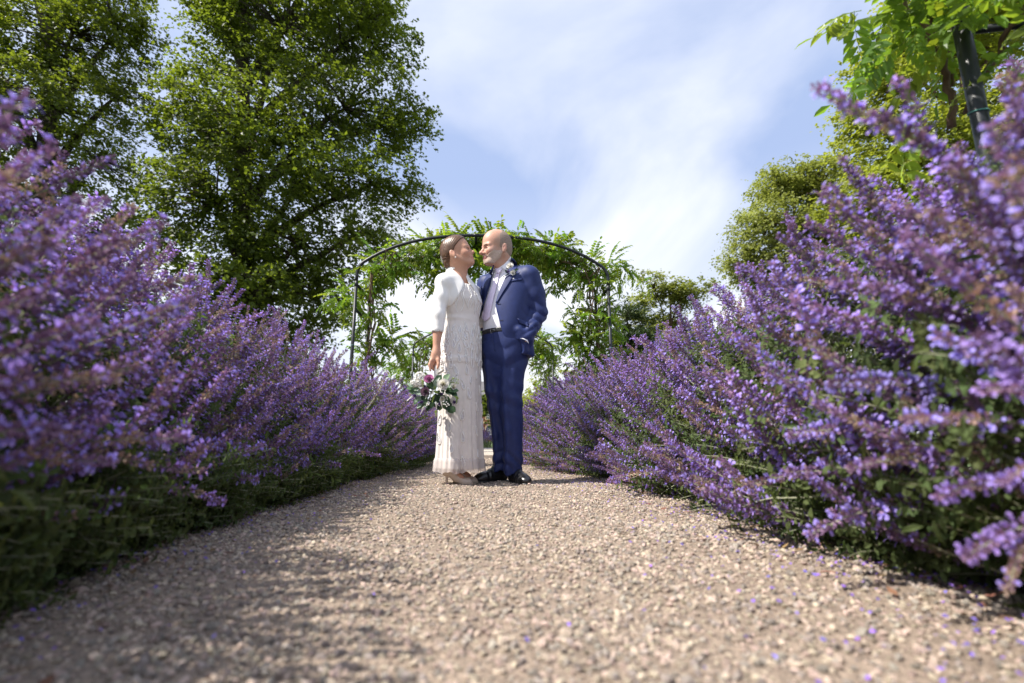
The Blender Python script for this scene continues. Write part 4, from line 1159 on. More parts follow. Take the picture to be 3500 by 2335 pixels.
def nrm(v): v = np.array(v, float); return v / np.linalg.norm(v)
def head_frame(fwd, pitch, roll=0):
    """rows: forward, left, up of a head that looks along the level direction fwd, tilted up by pitch"""
    f = nrm(fwd); up = np.array([0, 0, 1.0]); left = np.cross(up, f)
    f2 = f * math.cos(pitch) + up * math.sin(pitch); u2 = np.cross(f2, left)
    return np.array([f2, left, u2])
def head(F, c, R, S, male=True):
    """skull, jaw, nose, lips, ears; c centre of the skull, R frame rows, S scale"""
    def P(x, y, z): return c + S * (R[0] * x + R[1] * y + R[2] * z)
    E = lambda x, y, z, rx, ry, rz, k=.02, op='add': F.ell(P(x, y, z), np.array([rx, ry, rz]) * S, R, k * S, op)
    Cn = lambda a, b, ra, rb, k=.015, op='add': F.cone(P(*a), P(*b), ra * S, rb * S, k * S, op)
    E(-.004, 0, .002, .104, .077, .104)
    E(.040, 0, .006, .069, .064, .080, .03)
    E(.048, 0, -.070, .060, .054, .085, .03)
    for s in (-1, 1):
        Cn((-.005, s * .050, -.092), (.070, s * .019, -.150), .022, .017, .03)
        E(.070, s * .037, -.074, .030, .025, .026, .03)
        if male: Cn((.101, s * .010, -.026), (.086, s * .047, -.030), .012, .010, .018)
        else: Cn((.100, s * .012, -.020), (.084, s * .046, -.024), .010, .009, .022)
    E(.086 if male else .090, 0, -.150, .024, .027, .020, .02)
    Cn((.103, 0, -.122), (.094, 0, -.095), .017, .02, .02)
    for s in (-1, 1):
        E(.112, s * .034, -.048, .024, .022, .014, .012, 'cut')
        E(.086, s * .034, -.050, .0165, .0165, .0125, .006)
    if male:
        Cn((.104, 0, -.036), (.132, 0, -.080), .0085, .0115, .014); E(.132, 0, -.083, .014, .0125, .011, .010)
        for s in (-1, 1): E(.116, s * .015, -.087, .011, .0085, .008, .008)
    else:
        Cn((.103, 0, -.034), (.128, 0, -.070), .0075, .0095, .012); E(.130, 0, -.073, .0115, .0105, .0095, .009)
        for s in (-1, 1): E(.116, s * .013, -.079, .011, .008, .008, .008)
    mz = -.1185 if male else -.1155; lo_ = 0 if male else -.003
    E(.107 + lo_, 0, mz + .0055, .010, .023, .0055, .008); E(.105 + lo_, 0, mz - .0055, .0095, .020, .0060, .008)
    F.cone(P(.120, -.02, mz), P(.120, .02, mz), .0028 * S, .0028 * S, .004 * S, 'cut')
    for s in (-1, 1):
        a = .22
        Re = np.array([R[0] * math.cos(a) + R[2] * math.sin(a), R[1], -R[0] * math.sin(a) + R[2] * math.cos(a)])
        F.ell(P(-.020, s * .078, -.054), np.array([.0185, .0095, .033]) * S, Re, .008 * S)
        F.ell(P(-.013, s * .091, -.050), np.array([.0105, .010, .020]) * S, Re, .005 * S, 'cut')
        F.ell(P(-.012, s * .079, -.083), np.array([.009, .006, .010]) * S, Re, .008 * S)
    return P
def to_local(V, c, R, S): return ((V - c) / S) @ R.T

def eyes(c, R, S, parent, gaze=0):
    for s in (-1, 1):
        p = c + S * (R[0] * .0925 + R[1] * s * .034 + R[2] * -.0505)
        bm = bmesh.new(); bmesh.ops.create_uvsphere(bm, u_segments=16, v_segments=10, radius=.0118 * S)
        bmesh.ops.rotate(bm, verts=bm.verts, cent=(0, 0, 0), matrix=Matrix(((0, 0, 1), (0, 1, 0), (-1, 0, 0))))
        RR = Matrix(R.T.tolist())
        me = bpy.data.meshes.new('eye')
        for f in bm.faces:
            cx = f.calc_center_median(); f.material_index = 1 if cx.normalized().x > .72 else 0; f.smooth = True
        for v in bm.verts:
            v.co.z *= .36
            v.co = RR @ v.co + Vector(p)
        bm.to_mesh(me); bm.free(); me.materials.append(M['eye_white']); me.materials.append(M['iris'])
        obj('eye', me, parent)
        # upper lid line and brow
    return

# ------------------------------------------------------------------ groom
def zaxis(z0, z1, coarse, f0, f1, fine):
    a = np.arange(z0, f0, coarse); b = np.arange(f0, f1, fine); c_ = np.arange(f1, z1, coarse)
    return np.concatenate([a, b, c_])
GX_, GY_ = .165, 3.47
G_YAW = math.radians(-35)                      # torso turned to the left of the picture
gl = np.array([math.cos(G_YAW), math.sin(G_YAW), 0]); gf = np.array([math.sin(G_YAW), -math.cos(G_YAW), 0])
groom = empty('person', (GX_, GY_, 0), 'bald bearded man in navy suit and lilac tie, hand in pocket, facing the woman', 'person')
g_c = np.array([.094, 3.43, 1.694]); g_R = head_frame((-math.sin(math.radians(70)), -math.cos(math.radians(70)), 0), math.radians(-4)); g_S = 1.0
G_TORSO = [(.86, .165, 3.47, .185, .135), (.96, .165, 3.47, .190, .142), (1.06, .160, 3.465, .192, .150), (1.16, .160, 3.465, .192, .150), (1.27, .165, 3.47, .198, .142), (1.36, .168, 3.475, .200, .130), (1.43, .168, 3.48, .190, .112), (1.475, .165, 3.485, .150, .09), (1.505, .155, 3.48, .095, .072)]
def gp(l, f, z): return np.array([GX_, GY_, 0]) + gl * l + gf * f + np.array([0, 0, z])
ARM = [gp(.185, -.01, 1.43), np.array([.385, 3.40, 1.17]), np.array([.276, 3.328, .956])]       # his left arm, hand in pocket
ARM2 = [gp(-.185, -.01, 1.43), np.array([-.02, 3.66, 1.16]), np.array([-.20, 3.56, 1.08])]      # the other goes round her back
LEG_L = [(.06, .205, 3.415), (.35, .205, 3.405), (.62, .193, 3.41), (.92, .215, 3.44)]
LEG_R = [(.08, .135, 3.53), (.32, .128, 3.525), (.62, .090, 3.50), (.92, .085, 3.50)]

def build_groom():
    F = Field((-.30, 3.15, -.02), (.50, 3.75, 1.84), .0045, zaxis(-.02, 1.84, .008, 1.48, 1.83, .0035))
    F.loft([(r[0], r[1], r[2], r[3] - .03, r[4] - .03) for r in G_TORSO], G_YAW)
    P = head(F, g_c, g_R, g_S)
    F.cone(P(-.030, 0, -.085), np.array([.148, 3.476, 1.46]), .058, .058, .03)
    F.cone(P(.040, 0, -.122), np.array([.128, 3.455, 1.49]), .028, .032, .04)
    for A in (ARM, ARM2): F.chain(A, [.05, .04, .03], .02)
    # hand in the pocket and hand on her back: palm, four fingers, thumb
    for w, d, s in ((ARM[2], nrm((-.3, 1, -.6)), nrm((-.6, .5, 0))), (ARM2[2], nrm((-1, -.5, -.2)), np.array([0, 0, -1.0]))):
        F.cone(w, w + d * .085, .027, .036, .02)
        side = nrm(np.cross(d, s))
        for i, (o, L) in enumerate(((-.030, .072), (-.010, .080), (.010, .075), (.030, .060))):
            b0 = w + d * .09 + side * o; b1 = b0 + d * L * .55; b2 = b1 + nrm(d * .7 + s * .5) * L * .5
            F.chain([b0, b1, b2], [.0105, .0095, .008], .006)
        F.chain([w + d * .03 + side * -.03, w + d * .065 + side * -.055 + s * .012, w + d * .10 + side * -.055 + s * .02], [.013, .011, .009], .01)
    for Lg in (LEG_L, LEG_R):
        F.chain([np.array([q[1], q[2], max(q[0], .12)]) for q in Lg], [.028, .046, .055, .075], .03)
    F.chain([np.array([.215, 3.425, .12]), np.array([.222, 3.41, .055]), np.array([.255, 3.335, .040])], [.028, .024, .018], .01)
    F.chain([np.array([.128, 3.535, .12]), np.array([.120, 3.533, .055]), np.array([.03, 3.49, .040])], [.028, .024, .018], .01)
    body, V, Fc = F.build('body', M['skin'], groom)
    q = to_local(V, g_c, g_R, g_S)
    col = np.tile(np.array([.54, .30, .215]), (len(V), 1))
    def mixc(mask, c):
        mk = np.clip(mask, 0, 1)[:, None]; return col * (1 - mk) + np.array(c) * mk
    hd = V[:, 2] > 1.5
    g3 = lambda x, y, z, s: np.exp(-(((q[:, 0] - x) / s) ** 2 + ((np.abs(q[:, 1]) - y) / s) ** 2 + ((q[:, 2] - z) / s) ** 2))
    col = mixc(hd * g3(.085, .045, -.08, .028) * .5, (.60, .28, .22))
    col = mixc(hd * g3(.13, 0, -.083, .018) * .5, (.60, .27, .21))
    col = mixc(hd * g3(-.018, .085, -.055, .03) * .5, (.60, .29, .23))
    col = mixc(hd * (q[:, 0] > .096) * (np.abs(q[:, 1]) < .024) * (np.abs(q[:, 2] + .1185) < .0105) * .85, (.46, .19, .17))
    col = mixc(hd * (np.abs(q[:, 2] + .050) < .013) * (q[:, 0] > .085) * (np.abs(np.abs(q[:, 1]) - .034) < .018) * .35, (.42, .22, .17))  # skin darkened round the eyes: shade of the sockets put into the colour
    sc_ = np.clip(((.056 - .95 * np.maximum(q[:, 2] - .01, 0) - .55 * np.maximum(-.01 - q[:, 2], 0)) - q[:, 0]) / .02, 0, 1) * (q[:, 2] > -.09) * (np.abs(q[:, 1]) < .081) * hd
    col = mixc(sc_ * .6, (.40, .27, .205))
    bd_ = hd * np.clip((-.045 - q[:, 2] - np.maximum(.09 - q[:, 0], 0) * -.2) / .02, 0, 1) * (q[:, 0] > -.005) * (q[:, 2] > -.165) * (q[:, 0] < .09)
    col = mixc(bd_ * .35, (.48, .34, .28))
    paint(body.data, col)
    eyes(g_c, g_R, g_S, groom)
    # brows
    for s in (-1, 1):
        mb = MB(); mb.tube([P(.112 - .012 * t * t, s * (.012 + .036 * t), -.031 + .009 * math.sin(2.4 * t + .1) - .004 * t) for t in np.linspace(0, 1, 7)], [.003, .0045, .005, .005, .0045, .0035, .002], 6); mb.build('eyebrow', M['beard'], groom, True)
    # hair: close-cropped on the sides and back
    rs = np.random.default_rng(4)
    H = Field(g_c - .16, g_c + .16, .0034)
    def E(x, y, z, rx, ry, rz, k=.02): H.ell(P(x, y, z), np.array([rx, ry, rz]), g_R, k)
    E(-.006, 0, .002, .1045, .0785, .1048); E(-.045, 0, -.055, .0585, .0645, .068, .03)
    X, Y, Z = H.x[:, None, None], H.y[None, :, None], H.z[None, None, :]
    lx = (X - g_c[0]) * g_R[0][0] + (Y - g_c[1]) * g_R[0][1] + (Z - g_c[2]) * g_R[0][2]
    ly = (X - g_c[0]) * g_R[1][0] + (Y - g_c[1]) * g_R[1][1] + (Z - g_c[2]) * g_R[1][2]
    lz = (X - g_c[0]) * g_R[2][0] + (Y - g_c[1]) * g_R[2][1] + (Z - g_c[2]) * g_R[2][2]
    nz = .006 * np.sin(lx * 160 + ly * 90) * np.sin(lz * 140 + 1)
    cut = np.maximum.reduce([lx - (.046 - .95 * np.maximum(lz - .01, 0) - .55 * np.maximum(-.01 - lz, 0)) + nz * .7, -(lz + .105 + .0 * lx), np.where(lx > -.035, -(lz + .062) + np.where(np.abs(ly) > .083, .05, 0), -1.0)])
    H.a = np.maximum(H.a, cut.astype(np.float32)) + .0009 * np.sin(X * 700 + Z * 300) * np.sin(Y * 600 + Z * 500)
    H.build('hair', M['hair_grey'], groom, relax=0)
    # beard: short, over jaw, chin and lip
    B = Field(g_c - .17, g_c + .17, .0034)
    def E2(x, y, z, rx, ry, rz, k=.015): B.ell(P(x, y, z), np.array([rx, ry, rz]), g_R, k)
    E2(.050, 0, -.073, .0615, .0555, .0860, .02); E2(.086, 0, -.151, .027, .030, .0235, .02); B.cone(P(.103, 0, -.122), P(.095, 0, -.098), .0185, .02, .015)
    for s in (-1, 1): E2(.070, s * .037, -.074, .0305, .0255, .0265, .03)
    for s in (-1, 1): B.cone(P(-.005, s * .051, -.089), P(.070, s * .020, -.151), .0245, .0195, .03)
    X, Y, Z = B.x[:, None, None], B.y[None, :, None], B.z[None, None, :]
    dx_, dy_, dz_ = X - g_c[0], Y - g_c[1], Z - g_c[2]
    lx, ly, lz = [dx_ * g_R[i][0] + dy_ * g_R[i][1] + dz_ * g_R[i][2] for i in range(3)]
    nz = .004 * np.sin(lx * 170 + ly * 110) * np.sin(lz * 150)
    top = np.where(lx > .095, -.096 - .3 * np.abs(ly), -.108 + (.100 - lx) * .80 * (lx < .10))
    top = np.minimum(top, -.035)
    mouth = .0135 - np.sqrt(((lz + .1195) * 1.0) ** 2 + (np.maximum(np.abs(ly) - .016, 0)) ** 2 + (np.minimum(lx - .105, 0)) ** 2)
    B.a = np.maximum.reduce([B.a - .0012, (lz - top + nz).astype(np.float32), (-(lx - .004) + nz).astype(np.float32), mouth.astype(np.float32)]) + (.0009 * np.sin(X * 650 + Z * 350) * np.sin(Y * 620)).astype(np.float32)
    B.build('beard', M['beard'], groom, relax=0)

    # shirt
    S_ = Field((-.10, 3.25, .98), (.42, 3.70, 1.60), .0055)
    S_.loft(G_TORSO, G_YAW, grow=-.012)
    S_.cone(np.array([.148, 3.474, 1.470]), np.array([.146, 3.478, 1.535]), .086, .076, .02)
    S_.cone(np.array([.140, 3.472, 1.530]), np.array([.118, 3.462, 1.68]), .064, .070, .004, 'cut'); S_.cone(np.array([.085, 3.43, 1.56]), np.array([.12, 3.42, 1.60]), .045, .05, .006, 'cut')
    S_.wrinkle(lambda x, y, z: .0022 * np.sin(z * 46 + x * 25 + 2 * np.sin(z * 19)) * np.clip((1.32 - z) * 5, 0, 1))
    _, SV, SF = S_.build('shirt', M['shirt'], groom)
    sb = bvh_of(SV, SF)
    # uncut jacket surface, then the opening
    J = Field((-.30, 3.15, .82), (.50, 3.80, 1.58), .0055)
    J.loft(G_TORSO, G_YAW, grow=.006)
    J.cone(gp(.05, -.015, 1.475), gp(.165, -.01, 1.452), .055, .060, .03); J.cone(gp(-.05, -.015, 1.475), gp(-.165, -.01, 1.452), .055, .060, .03)
    J.cone(np.array([.165, 3.49, 1.47]), np.array([.154, 3.50, 1.535]), .094, .084, .02)          # collar behind the neck
    J.cone(np.array([.134, 3.462, 1.50]), np.array([.115, 3.45, 1.62]), .078, .084, .006, 'cut')
    J0V, J0F = J.net(); jb0 = bvh_of(J0V, J0F)
    poly = [C1(*p) for p in ((790, 380), (790, 482), (912, 506), (885, 640), (835, 780), (788, 900), (764, 1040), (756, 1150), (740, 1300), (700, 1560), (1180, 1560), (1200, 1360), (1130, 1340), (1068, 1295), (1020, 1215), (980, 1090), (950, 970), (938, 890), (975, 780), (1030, 660), (1075, 560), (1100, 470), (1060, 400))]
    J.polycut([XZ(p, 3.33) for p in poly], (np.array([GX_, GY_]) + gf[:2] * .0, gf[:2]), k=.008)
    for A in (ARM, ARM2):
        J.chain([A[0], A[0] + (A[1] - A[0]) * .5 + np.array([.01, 0, 0]), A[1], A[1] + (A[2] - A[1]) * .90], [.074, .068, .062, .052], .022)
    d = nrm(ARM[2] - ARM[1]); J.cone(ARM[1] + (ARM[2] - ARM[1]) * .97, ARM[2] + d * .06, .040, .040, .004, 'cut')
    # coat pushed back over the forearm, rear skirt of the coat
    J.cone(gp(.160, .09, 1.02), gp(.178, .05, .885), .026, .015, .03); J.cone(gp(.170, .02, 1.0), gp(.188, -.02, .872), .028, .016, .03)
    def wr(x, y, z):
        e = np.exp(-((z - 1.13) / .11) ** 2) * np.exp(-((x - .40) / .09) ** 2)
        a = e * .011 * (.5 - np.abs(np.sin(46 * (z + .55 * (x - .4)) + np.sin(40 * y))))
        e2 = np.exp(-((z - 1.02) / .07) ** 2) * np.exp(-((x - .33) / .07) ** 2)
        a = a + e2 * .009 * (.5 - np.abs(np.sin(58 * (z - .7 * x) + 1)))
        a = a + .0038 * np.sin(30 * x + 12 * z + 3 * np.sin(9 * z)) * np.clip((1.3 - z) * 4, 0, 1)
        e3 = np.exp(-((z - 1.40) / .05) ** 2) * np.exp(-((x - .29) / .035) ** 2)
        return a + e3 * .005
    J.wrinkle(wr)
    jk, JV, JF = J.build('jacket', M['suit'], groom)
    jb = bvh_of(JV, JF); global JBVH; JBVH = jb0
    # lapels
    patch('lapel', [C1(*p) for p in ((1108, 385), (1095, 470), (1060, 570), (1015, 670), (965, 790), (940, 880))],
          [C1(*p) for p in ((1135, 395), (1175, 450), (1150, 560), (1105, 640), (1020, 770), (948, 885))], M['suit'], jk, jb0, .009, .006)
    patch('lapel', [C1(*p) for p in ((925, 470), (900, 570), (868, 670), (835, 770), (795, 880))],
          [C1(*p) for p in ((915, 468), (865, 560), (805, 640), (775, 760), (788, 882))], M['suit'], jk, jb0, .009, .006)
    patch('breast_pocket', [C1(1076, 640), C1(1150, 622), C1(1232, 607)], [C1(1078, 656), C1(1152, 640), C1(1232, 632)], M['suit'], jk, jb, .005, .004, 12, 3)
    patch('pocket_square', [C1(1118, 622), C1(1132, 606)], [C1(1148, 622), C1(1134, 606)], M['shirt'], jk, jb, .004, .003, 4, 3)
    patch('pocket_flap', [C1(1180, 1050), C1(1240, 1072), C1(1300, 1100)], [C1(1205, 1108), C1(1255, 1125), C1(1300, 1145)], M['suit'], jk, jb, .008, .005, 8, 3)
    for (a, b) in ((980, 893), (1005, 1072)):
        mb = MB(); mb.tube([hit(*C1(a - 18, b + 2), jb, .0035), hit(*C1(a + 16, b - 2), jb, .0035)], .0016, 5); mb.build('buttonhole', M['leather_black'], jk)
    # shirt collar wings, tie
    patch('collar_wing', [C1(1108, 372), C1(1060, 430), C1(1000, 492)], [C1(1112, 392), C1(1075, 480), C1(1042, 530)], M['shirt'], groom, sb, .008, .004, 10, 5)
    patch('collar_wing', [C1(918, 488), C1(940, 490)], [C1(920, 520), C1(935, 545)], M['shirt'], groom, sb, .008, .004, 6, 4)
    tie = patch('tie', [C1(*p) for p in ((946, 552), (905, 680), (855, 820), (815, 930), (795, 1000), (790, 1046), (822, 1086))],
                [C1(*p) for p in ((985, 556), (955, 690), (920, 830), (895, 940), (882, 1010), (878, 1042), (824, 1088))], M['tie'], groom, sb, .012, .006, 26, 6, crown=.004)
    patch('tie_knot', [C1(930, 500), C1(938, 530), C1(948, 556)], [C1(1012, 512), C1(1000, 535), C1(982, 558)], M['tie'], tie, sb, .016, .012, 8, 6, crown=.008)
    # trousers
    T = Field((-.06, 3.24, .05), (.40, 3.72, 1.06), .0055)
    T.loft([(.74, .150, 3.47, .10, .07), (.82, .152, 3.47, .145, .118), (.90, .155, 3.47, .172, .140), (.98, .160, 3.468, .180, .145), (1.04, .160, 3.466, .182, .144)], G_YAW, .05, grow=.004)
    for Lg, rr in ((LEG_L, ((.058, .062), (.064, .066), (.078, .080), (.093, .10))), (LEG_R, ((.056, .060), (.060, .064), (.074, .078), (.088, .098)))):
        T.loft([(q[0] + .01, q[1], q[2], r_[0] * 1.04, r_[1] * 1.06) for q, r_ in zip(Lg, rr)], G_YAW, .05)
        fr = [np.array([q[1] + gf[0] * r_[1] * 1.13, q[2] + gf[1] * r_[1] * 1.13, q[0]]) for q, r_ in zip(Lg, rr)]
        T.chain(fr[:3] + [fr[3] - np.array([0, 0, .05])], [.003] * 4, .045)
    T.wrinkle(lambda x, y, z: .011 * (.5 - np.abs(np.sin(38 * z + 15 * x + np.sin(30 * x)))) * np.exp(-((z - .15) / .07) ** 2) + .010 * (.5 - np.abs(np.sin(24 * (z - .6 * np.abs(x - .15)) + .6))) * np.exp(-((z - .83) / .09) ** 2)
              + .0045 * np.sin(55 * z + 22 * x + 1) * np.exp(-((z - .56) / .10) ** 2) + .0015 * np.sin(24 * z + 50 * x))
    tr, TV, TF = T.build('trousers', M['suit'], groom)
    tb = bvh_of(TV, TF)
    mb = MB(); mb.tube([hit(*C1(*p), tb, .002) for p in ((905, 1215), (915, 1300), (925, 1370), (935, 1405))], .0028, 5); mb.build('fly_seam', M['suit'], tr, True)
    # belt
    B2 = Field((-.08, 3.24, .99), (.42, 3.72, 1.07), .0055)
    B2.loft([(1.012, .160, 3.466, .190, .152), (1.046, .160, 3.466, .190, .152)], G_YAW, .004)
    bt, BV, BF = B2.build('belt', M['leather_black'], groom)
    bb = bvh_of(BV, BF)
    mb = MB(); mb.tube([hit(*C1(*p), bb, .004) for p in ((884, 1174), (926, 1170), (928, 1208), (886, 1212), (884, 1174))], .0022, 5); mb.build('belt_buckle', M['metal'], bt, True)
    # shirt cuff at the pocket
    mb = MB(); d = nrm(ARM[2] - ARM[1]); c0 = ARM[1] + (ARM[2] - ARM[1]) * .93
    mb.tube([c0, c0 + d * .035], [.046, .043], 16, cap=False); mb.tube([c0, c0 + d * .035], [.043, .040], 16, cap=False); mb.build('shirt_cuff', M['shirt'], groom, True)
    # shoes
    def shoe(heel, toe, nm='shoe'):
        heel = np.array(heel, float); toe = np.array(toe, float); ax_ = nrm(toe - heel); sd_ = np.array([-ax_[1], ax_[0], 0]); L = np.linalg.norm(toe - heel)
        R_ = np.array([ax_, sd_, [0, 0, 1]])
        Fs = Field(np.minimum(heel, toe) - np.array([.08, .08, .02]), np.maximum(heel, toe) + np.array([.08, .08, .16]), .004)
        at = lambda t, z: heel + ax_ * L * t + np.array([0, 0, z])
        Fs.ell(at(.80, .030), (.062, .044, .034), R_, .02); Fs.ell(at(.55, .040), (.085, .044, .042), R_, .03); Fs.ell(at(.20, .045), (.062, .037, .046), R_, .03)
        Fs.cone(at(.22, .05), at(.20, .115), .036, .034, .02); Fs.cone(at(.50, .06), at(.30, .10), .026, .03, .03)
        Fs.wrinkle(lambda x, y, z: np.maximum(0, 0) + .0025 * np.sin(((x - heel[0]) * ax_[0] + (y - heel[1]) * ax_[1]) * 180) * np.exp(-((((x - heel[0]) * ax_[0] + (y - heel[1]) * ax_[1]) / L - .62) / .10) ** 2))
        Z = Fs.z[None, None, :]; Fs.a = np.maximum(Fs.a, (.016 - Z).astype(np.float32))
        o, V_, F_ = Fs.build(nm, M['leather_black'], groom)
        Fo = Field(np.minimum(heel, toe) - np.array([.08, .08, .02]), np.maximum(heel, toe) + np.array([.08, .08, .06]), .004)
        Fo.ell(at(.74, .01), (.085, .049, .09), R_, .02); Fo.ell(at(.45, .01), (.10, .040, .09), R_, .03); Fo.ell(at(.2, .01), (.066, .040, .09), R_, .03)
        Z = Fo.z[None, None, :]; arch_ = np.maximum.reduce([Z - .018, -Z + .0])
        Fo.a = np.maximum(Fo.a, arch_.astype(np.float32)); Fo.build('sole', M['leather_black'], o)
        for t in (.40, .47, .54):
            mb = MB(); mb.tube([at(t, .0) + sd_ * .016 * s_ + np.array([0, 0, .094 - (t - .4) * .10 - .006 * abs(s_)]) for s_ in (-1, -.4, .4, 1)], .0022, 5); mb.build('lace', M['leather_black'], o)
    shoe((.165, 3.555, 0), (-.045, 3.455, 0)); shoe((.195, 3.475, 0), (.290, 3.255, 0))
build_groom()

# ------------------------------------------------------------------ bride
BX_, BY_ = -.165, 3.39
B_YAW = math.radians(50)                        # torso turned to the right of the picture, towards him
bl = np.array([math.cos(B_YAW), math.sin(B_YAW), 0]); bf = np.array([math.sin(B_YAW), -math.cos(B_YAW), 0])   # her left, her front
bride = empty('person', (BX_, BY_, 0), 'woman in cream beaded long dress and white bolero, hair in low bun, holding a bouquet', 'person')
b_c = np.array([-.209, 3.36, 1.612]); b_R = head_frame((math.sin(math.radians(79)), -math.cos(math.radians(79)), 0), math.radians(19)); b_S = .90
def bp_(l, f, z): return np.array([BX_, BY_, 0]) + bl * l + bf * f + np.array([0, 0, z])
B_TORSO = [(.80, -.155, 3.39, .150, .118), (.90, -.155, 3.39, .152, .120), (.98, -.150, 3.39, .143, .112), (1.05, -.146, 3.39, .128, .102), (1.11, -.147, 3.39, .122, .098), (1.17, -.152, 3.39, .132, .106), (1.235, -.158, 3.39, .146, .122), (1.29, -.165, 3.392, .148, .112), (1.35, -.175, 3.395, .145, .092), (1.40, -.185, 3.40, .115, .070), (1.425, -.19, 3.40, .072, .055), (1.45, -.19, 3.40, .045, .045)]
B_ARM = [bp_(-.160, -.012, 1.338), np.array([-.303, 3.235, 1.10]), np.array([-.306, 3.215, .862])]
B_ARM2 = [bp_(.165, -.015, 1.345), np.array([-.03, 3.60, 1.15]), np.array([.12, 3.66, 1.18])]
def build_bride():
    F = Field((-.42, 3.05, -.01), (.22, 3.75, 1.76), .0042, zaxis(-.01, 1.76, .0075, 1.42, 1.75, .0034))
    zz = F.z
    F.loft([(r[0], r[1], r[2], r[3] - .015, r[4] - .015) for r in B_TORSO], B_YAW)
    P = head(F, b_c, b_R, b_S, male=False)
    F.cone(P(-.030, 0, -.08), np.array([-.186, 3.393, 1.40]), .046, .056, .05)
    F.cone(P(.030, 0, -.120), np.array([-.160, 3.375, 1.40]), .020, .030, .05)
    for A in (B_ARM, B_ARM2): F.chain([A[0], A[1], A[1] + (A[2] - A[1]) * .35, A[2]], [.040, .033, .033, .0225], .02)
    # right hand closed round the bouquet handle
    w = B_ARM[2]
    kn = np.array([-.316, 3.205, .792])
    F.cone(w, w + np.array([-.002, -.002, -.025]), .0225, .026, .015)
    F.cone(w + np.array([-.006, 0, -.022]), kn + np.array([-.012, .0, .0]), .024, .020, .015); F.cone(w + np.array([.006, 0, -.022]), kn + np.array([.016, .004, .004]), .022, .019, .015)
    fing = [  # knuckle, middle joint, tip: index to little finger, wrapping away round the handle
        ((-.337, 3.190, .788), (-.344, 3.180, .758), (-.336, 3.176, .722)),
        ((-.326, 3.200, .782), (-.333, 3.196, .748), (-.318, 3.205, .728)),
        ((-.318, 3.214, .780), (-.322, 3.224, .748), (-.306, 3.226, .736)),
        ((-.308, 3.226, .782), (-.310, 3.238, .756), (-.297, 3.236, .744))]
    for f_ in fing: F.chain([np.array(p) for p in f_], [.0105, .0092, .0075], .006)
    F.chain([w + np.array([.010, -.008, -.030]), np.array([-.290, 3.192, .792]), np.array([-.287, 3.184, .762]), np.array([-.292, 3.178, .738])], [.013, .012, .010, .0078], .008)
    w2 = B_ARM2[2]; d2 = nrm((1, .1, .1))
    F.cone(w2, w2 + d2 * .07, .022, .028, .015)
    for i, o in enumerate((-.027, -.009, .009, .027)): F.chain([w2 + d2 * .075 + np.array([0, 0, o]), w2 + d2 * .115 + np.array([0, -.01, o]), w2 + d2 * .14 + np.array([0, -.03, o])], [.009, .0082, .007], .005)
    # legs and feet
    for (hx, hy, tx, ty) in ((-.232, 3.315, -.085, 3.300), (-.190, 3.425, -.045, 3.415)):
        F.chain([np.array([hx + .045, hy + .02, .62]), np.array([hx + .025, hy, .16]), np.array([hx + .025, hy, .105])], [.07, .030, .026], .02)
        F.chain([np.array([hx + .022, hy, .095]), np.array([hx + .085, (hy + ty) / 2, .050]), np.array([tx - .01, ty, .018])], [.024, .026, .014], .015)
    body, V, Fc = F.build('body', M['skin'], bride)
    q = to_local(V, b_c, b_R, b_S)
    col = np.tile(np.array([.52, .28, .19]), (len(V), 1)); hd = V[:, 2] > 1.42
    def mixc(mask, c):
        mk = np.clip(mask, 0, 1)[:, None]; return col * (1 - mk) + np.array(c) * mk
    g3 = lambda x, y, z, s: np.exp(-(((q[:, 0] - x) / s) ** 2 + ((np.abs(q[:, 1]) - y) / s) ** 2 + ((q[:, 2] - z) / s) ** 2))
    col = mixc(hd * g3(.08, .045, -.08, .03) * .5, (.60, .27, .20))
    col = mixc(hd * g3(-.018, .085, -.045, .03) * .3, (.62, .30, .22))
    col = mixc(hd * (q[:, 0] > .092) * (np.abs(q[:, 1]) < .0235) * (np.abs(q[:, 2] + .1155) < .0085) * .8, (.46, .15, .15))
    col = mixc(hd * (np.abs(q[:, 2] + .048) < .011) * (q[:, 0] > .083) * (np.abs(np.abs(q[:, 1]) - .034) < .018) * .4, (.30, .15, .11))
    paint(body.data, col)
    eyes(b_c, b_R, b_S, bride)
    for s in (-1, 1):
        mb = MB(); mb.tube([P(.107 - .012 * t * t, s * (.016 + .034 * t), -.026 + .009 * math.sin(2.4 * t)) for t in np.linspace(0, 1, 7)], [.0018, .0026, .003, .0028, .0024, .0018, .001], 5); mb.build('eyebrow', M['hair_brown'], bride, True)
        mb = MB(); mb.tube([P(.1045 - .010 * t * t, s * (.024 + .026 * t), -.0445 + .004 * math.sin(3 * t)) for t in np.linspace(0, 1, 6)], .0013, 4); mb.build('eyelash', M['iris'], bride, True)
    # hair: combed back into a low bun
    H = Field(b_c - .17, b_c + .15, .0036)
    def E(x, y, z, rx, ry, rz, k=.02): H.ell(P(x, y, z), np.array([rx, ry, rz]) * b_S, b_R, k * b_S)
    E(-.010, 0, .008, .112, .087, .110); E(.034, 0, .024, .078, .071, .080, .03); E(-.060, 0, -.035, .060, .072, .075, .03); E(-.088, 0, -.092, .036, .045, .040, .025)
    X, Y, Z = H.x[:, None, None], H.y[None, :, None], H.z[None, None, :]
    dx_, dy_, dz_ = (X - b_c[0]) / b_S, (Y - b_c[1]) / b_S, (Z - b_c[2]) / b_S
    lx, ly, lz = [dx_ * b_R[i][0] + dy_ * b_R[i][1] + dz_ * b_R[i][2] for i in range(3)]
    hairline = .112 - 1.25 * np.maximum(.070 - lz, 0) + .5 * np.maximum(-.01 - lz, 0)
    low = np.where(lx > -.050, -(lz + .042 - .15 * (lx + .05)), -1.0)
    # strands run from the hairline back and down to the bun
    ang = np.arctan2(lz + .09, lx + .12)
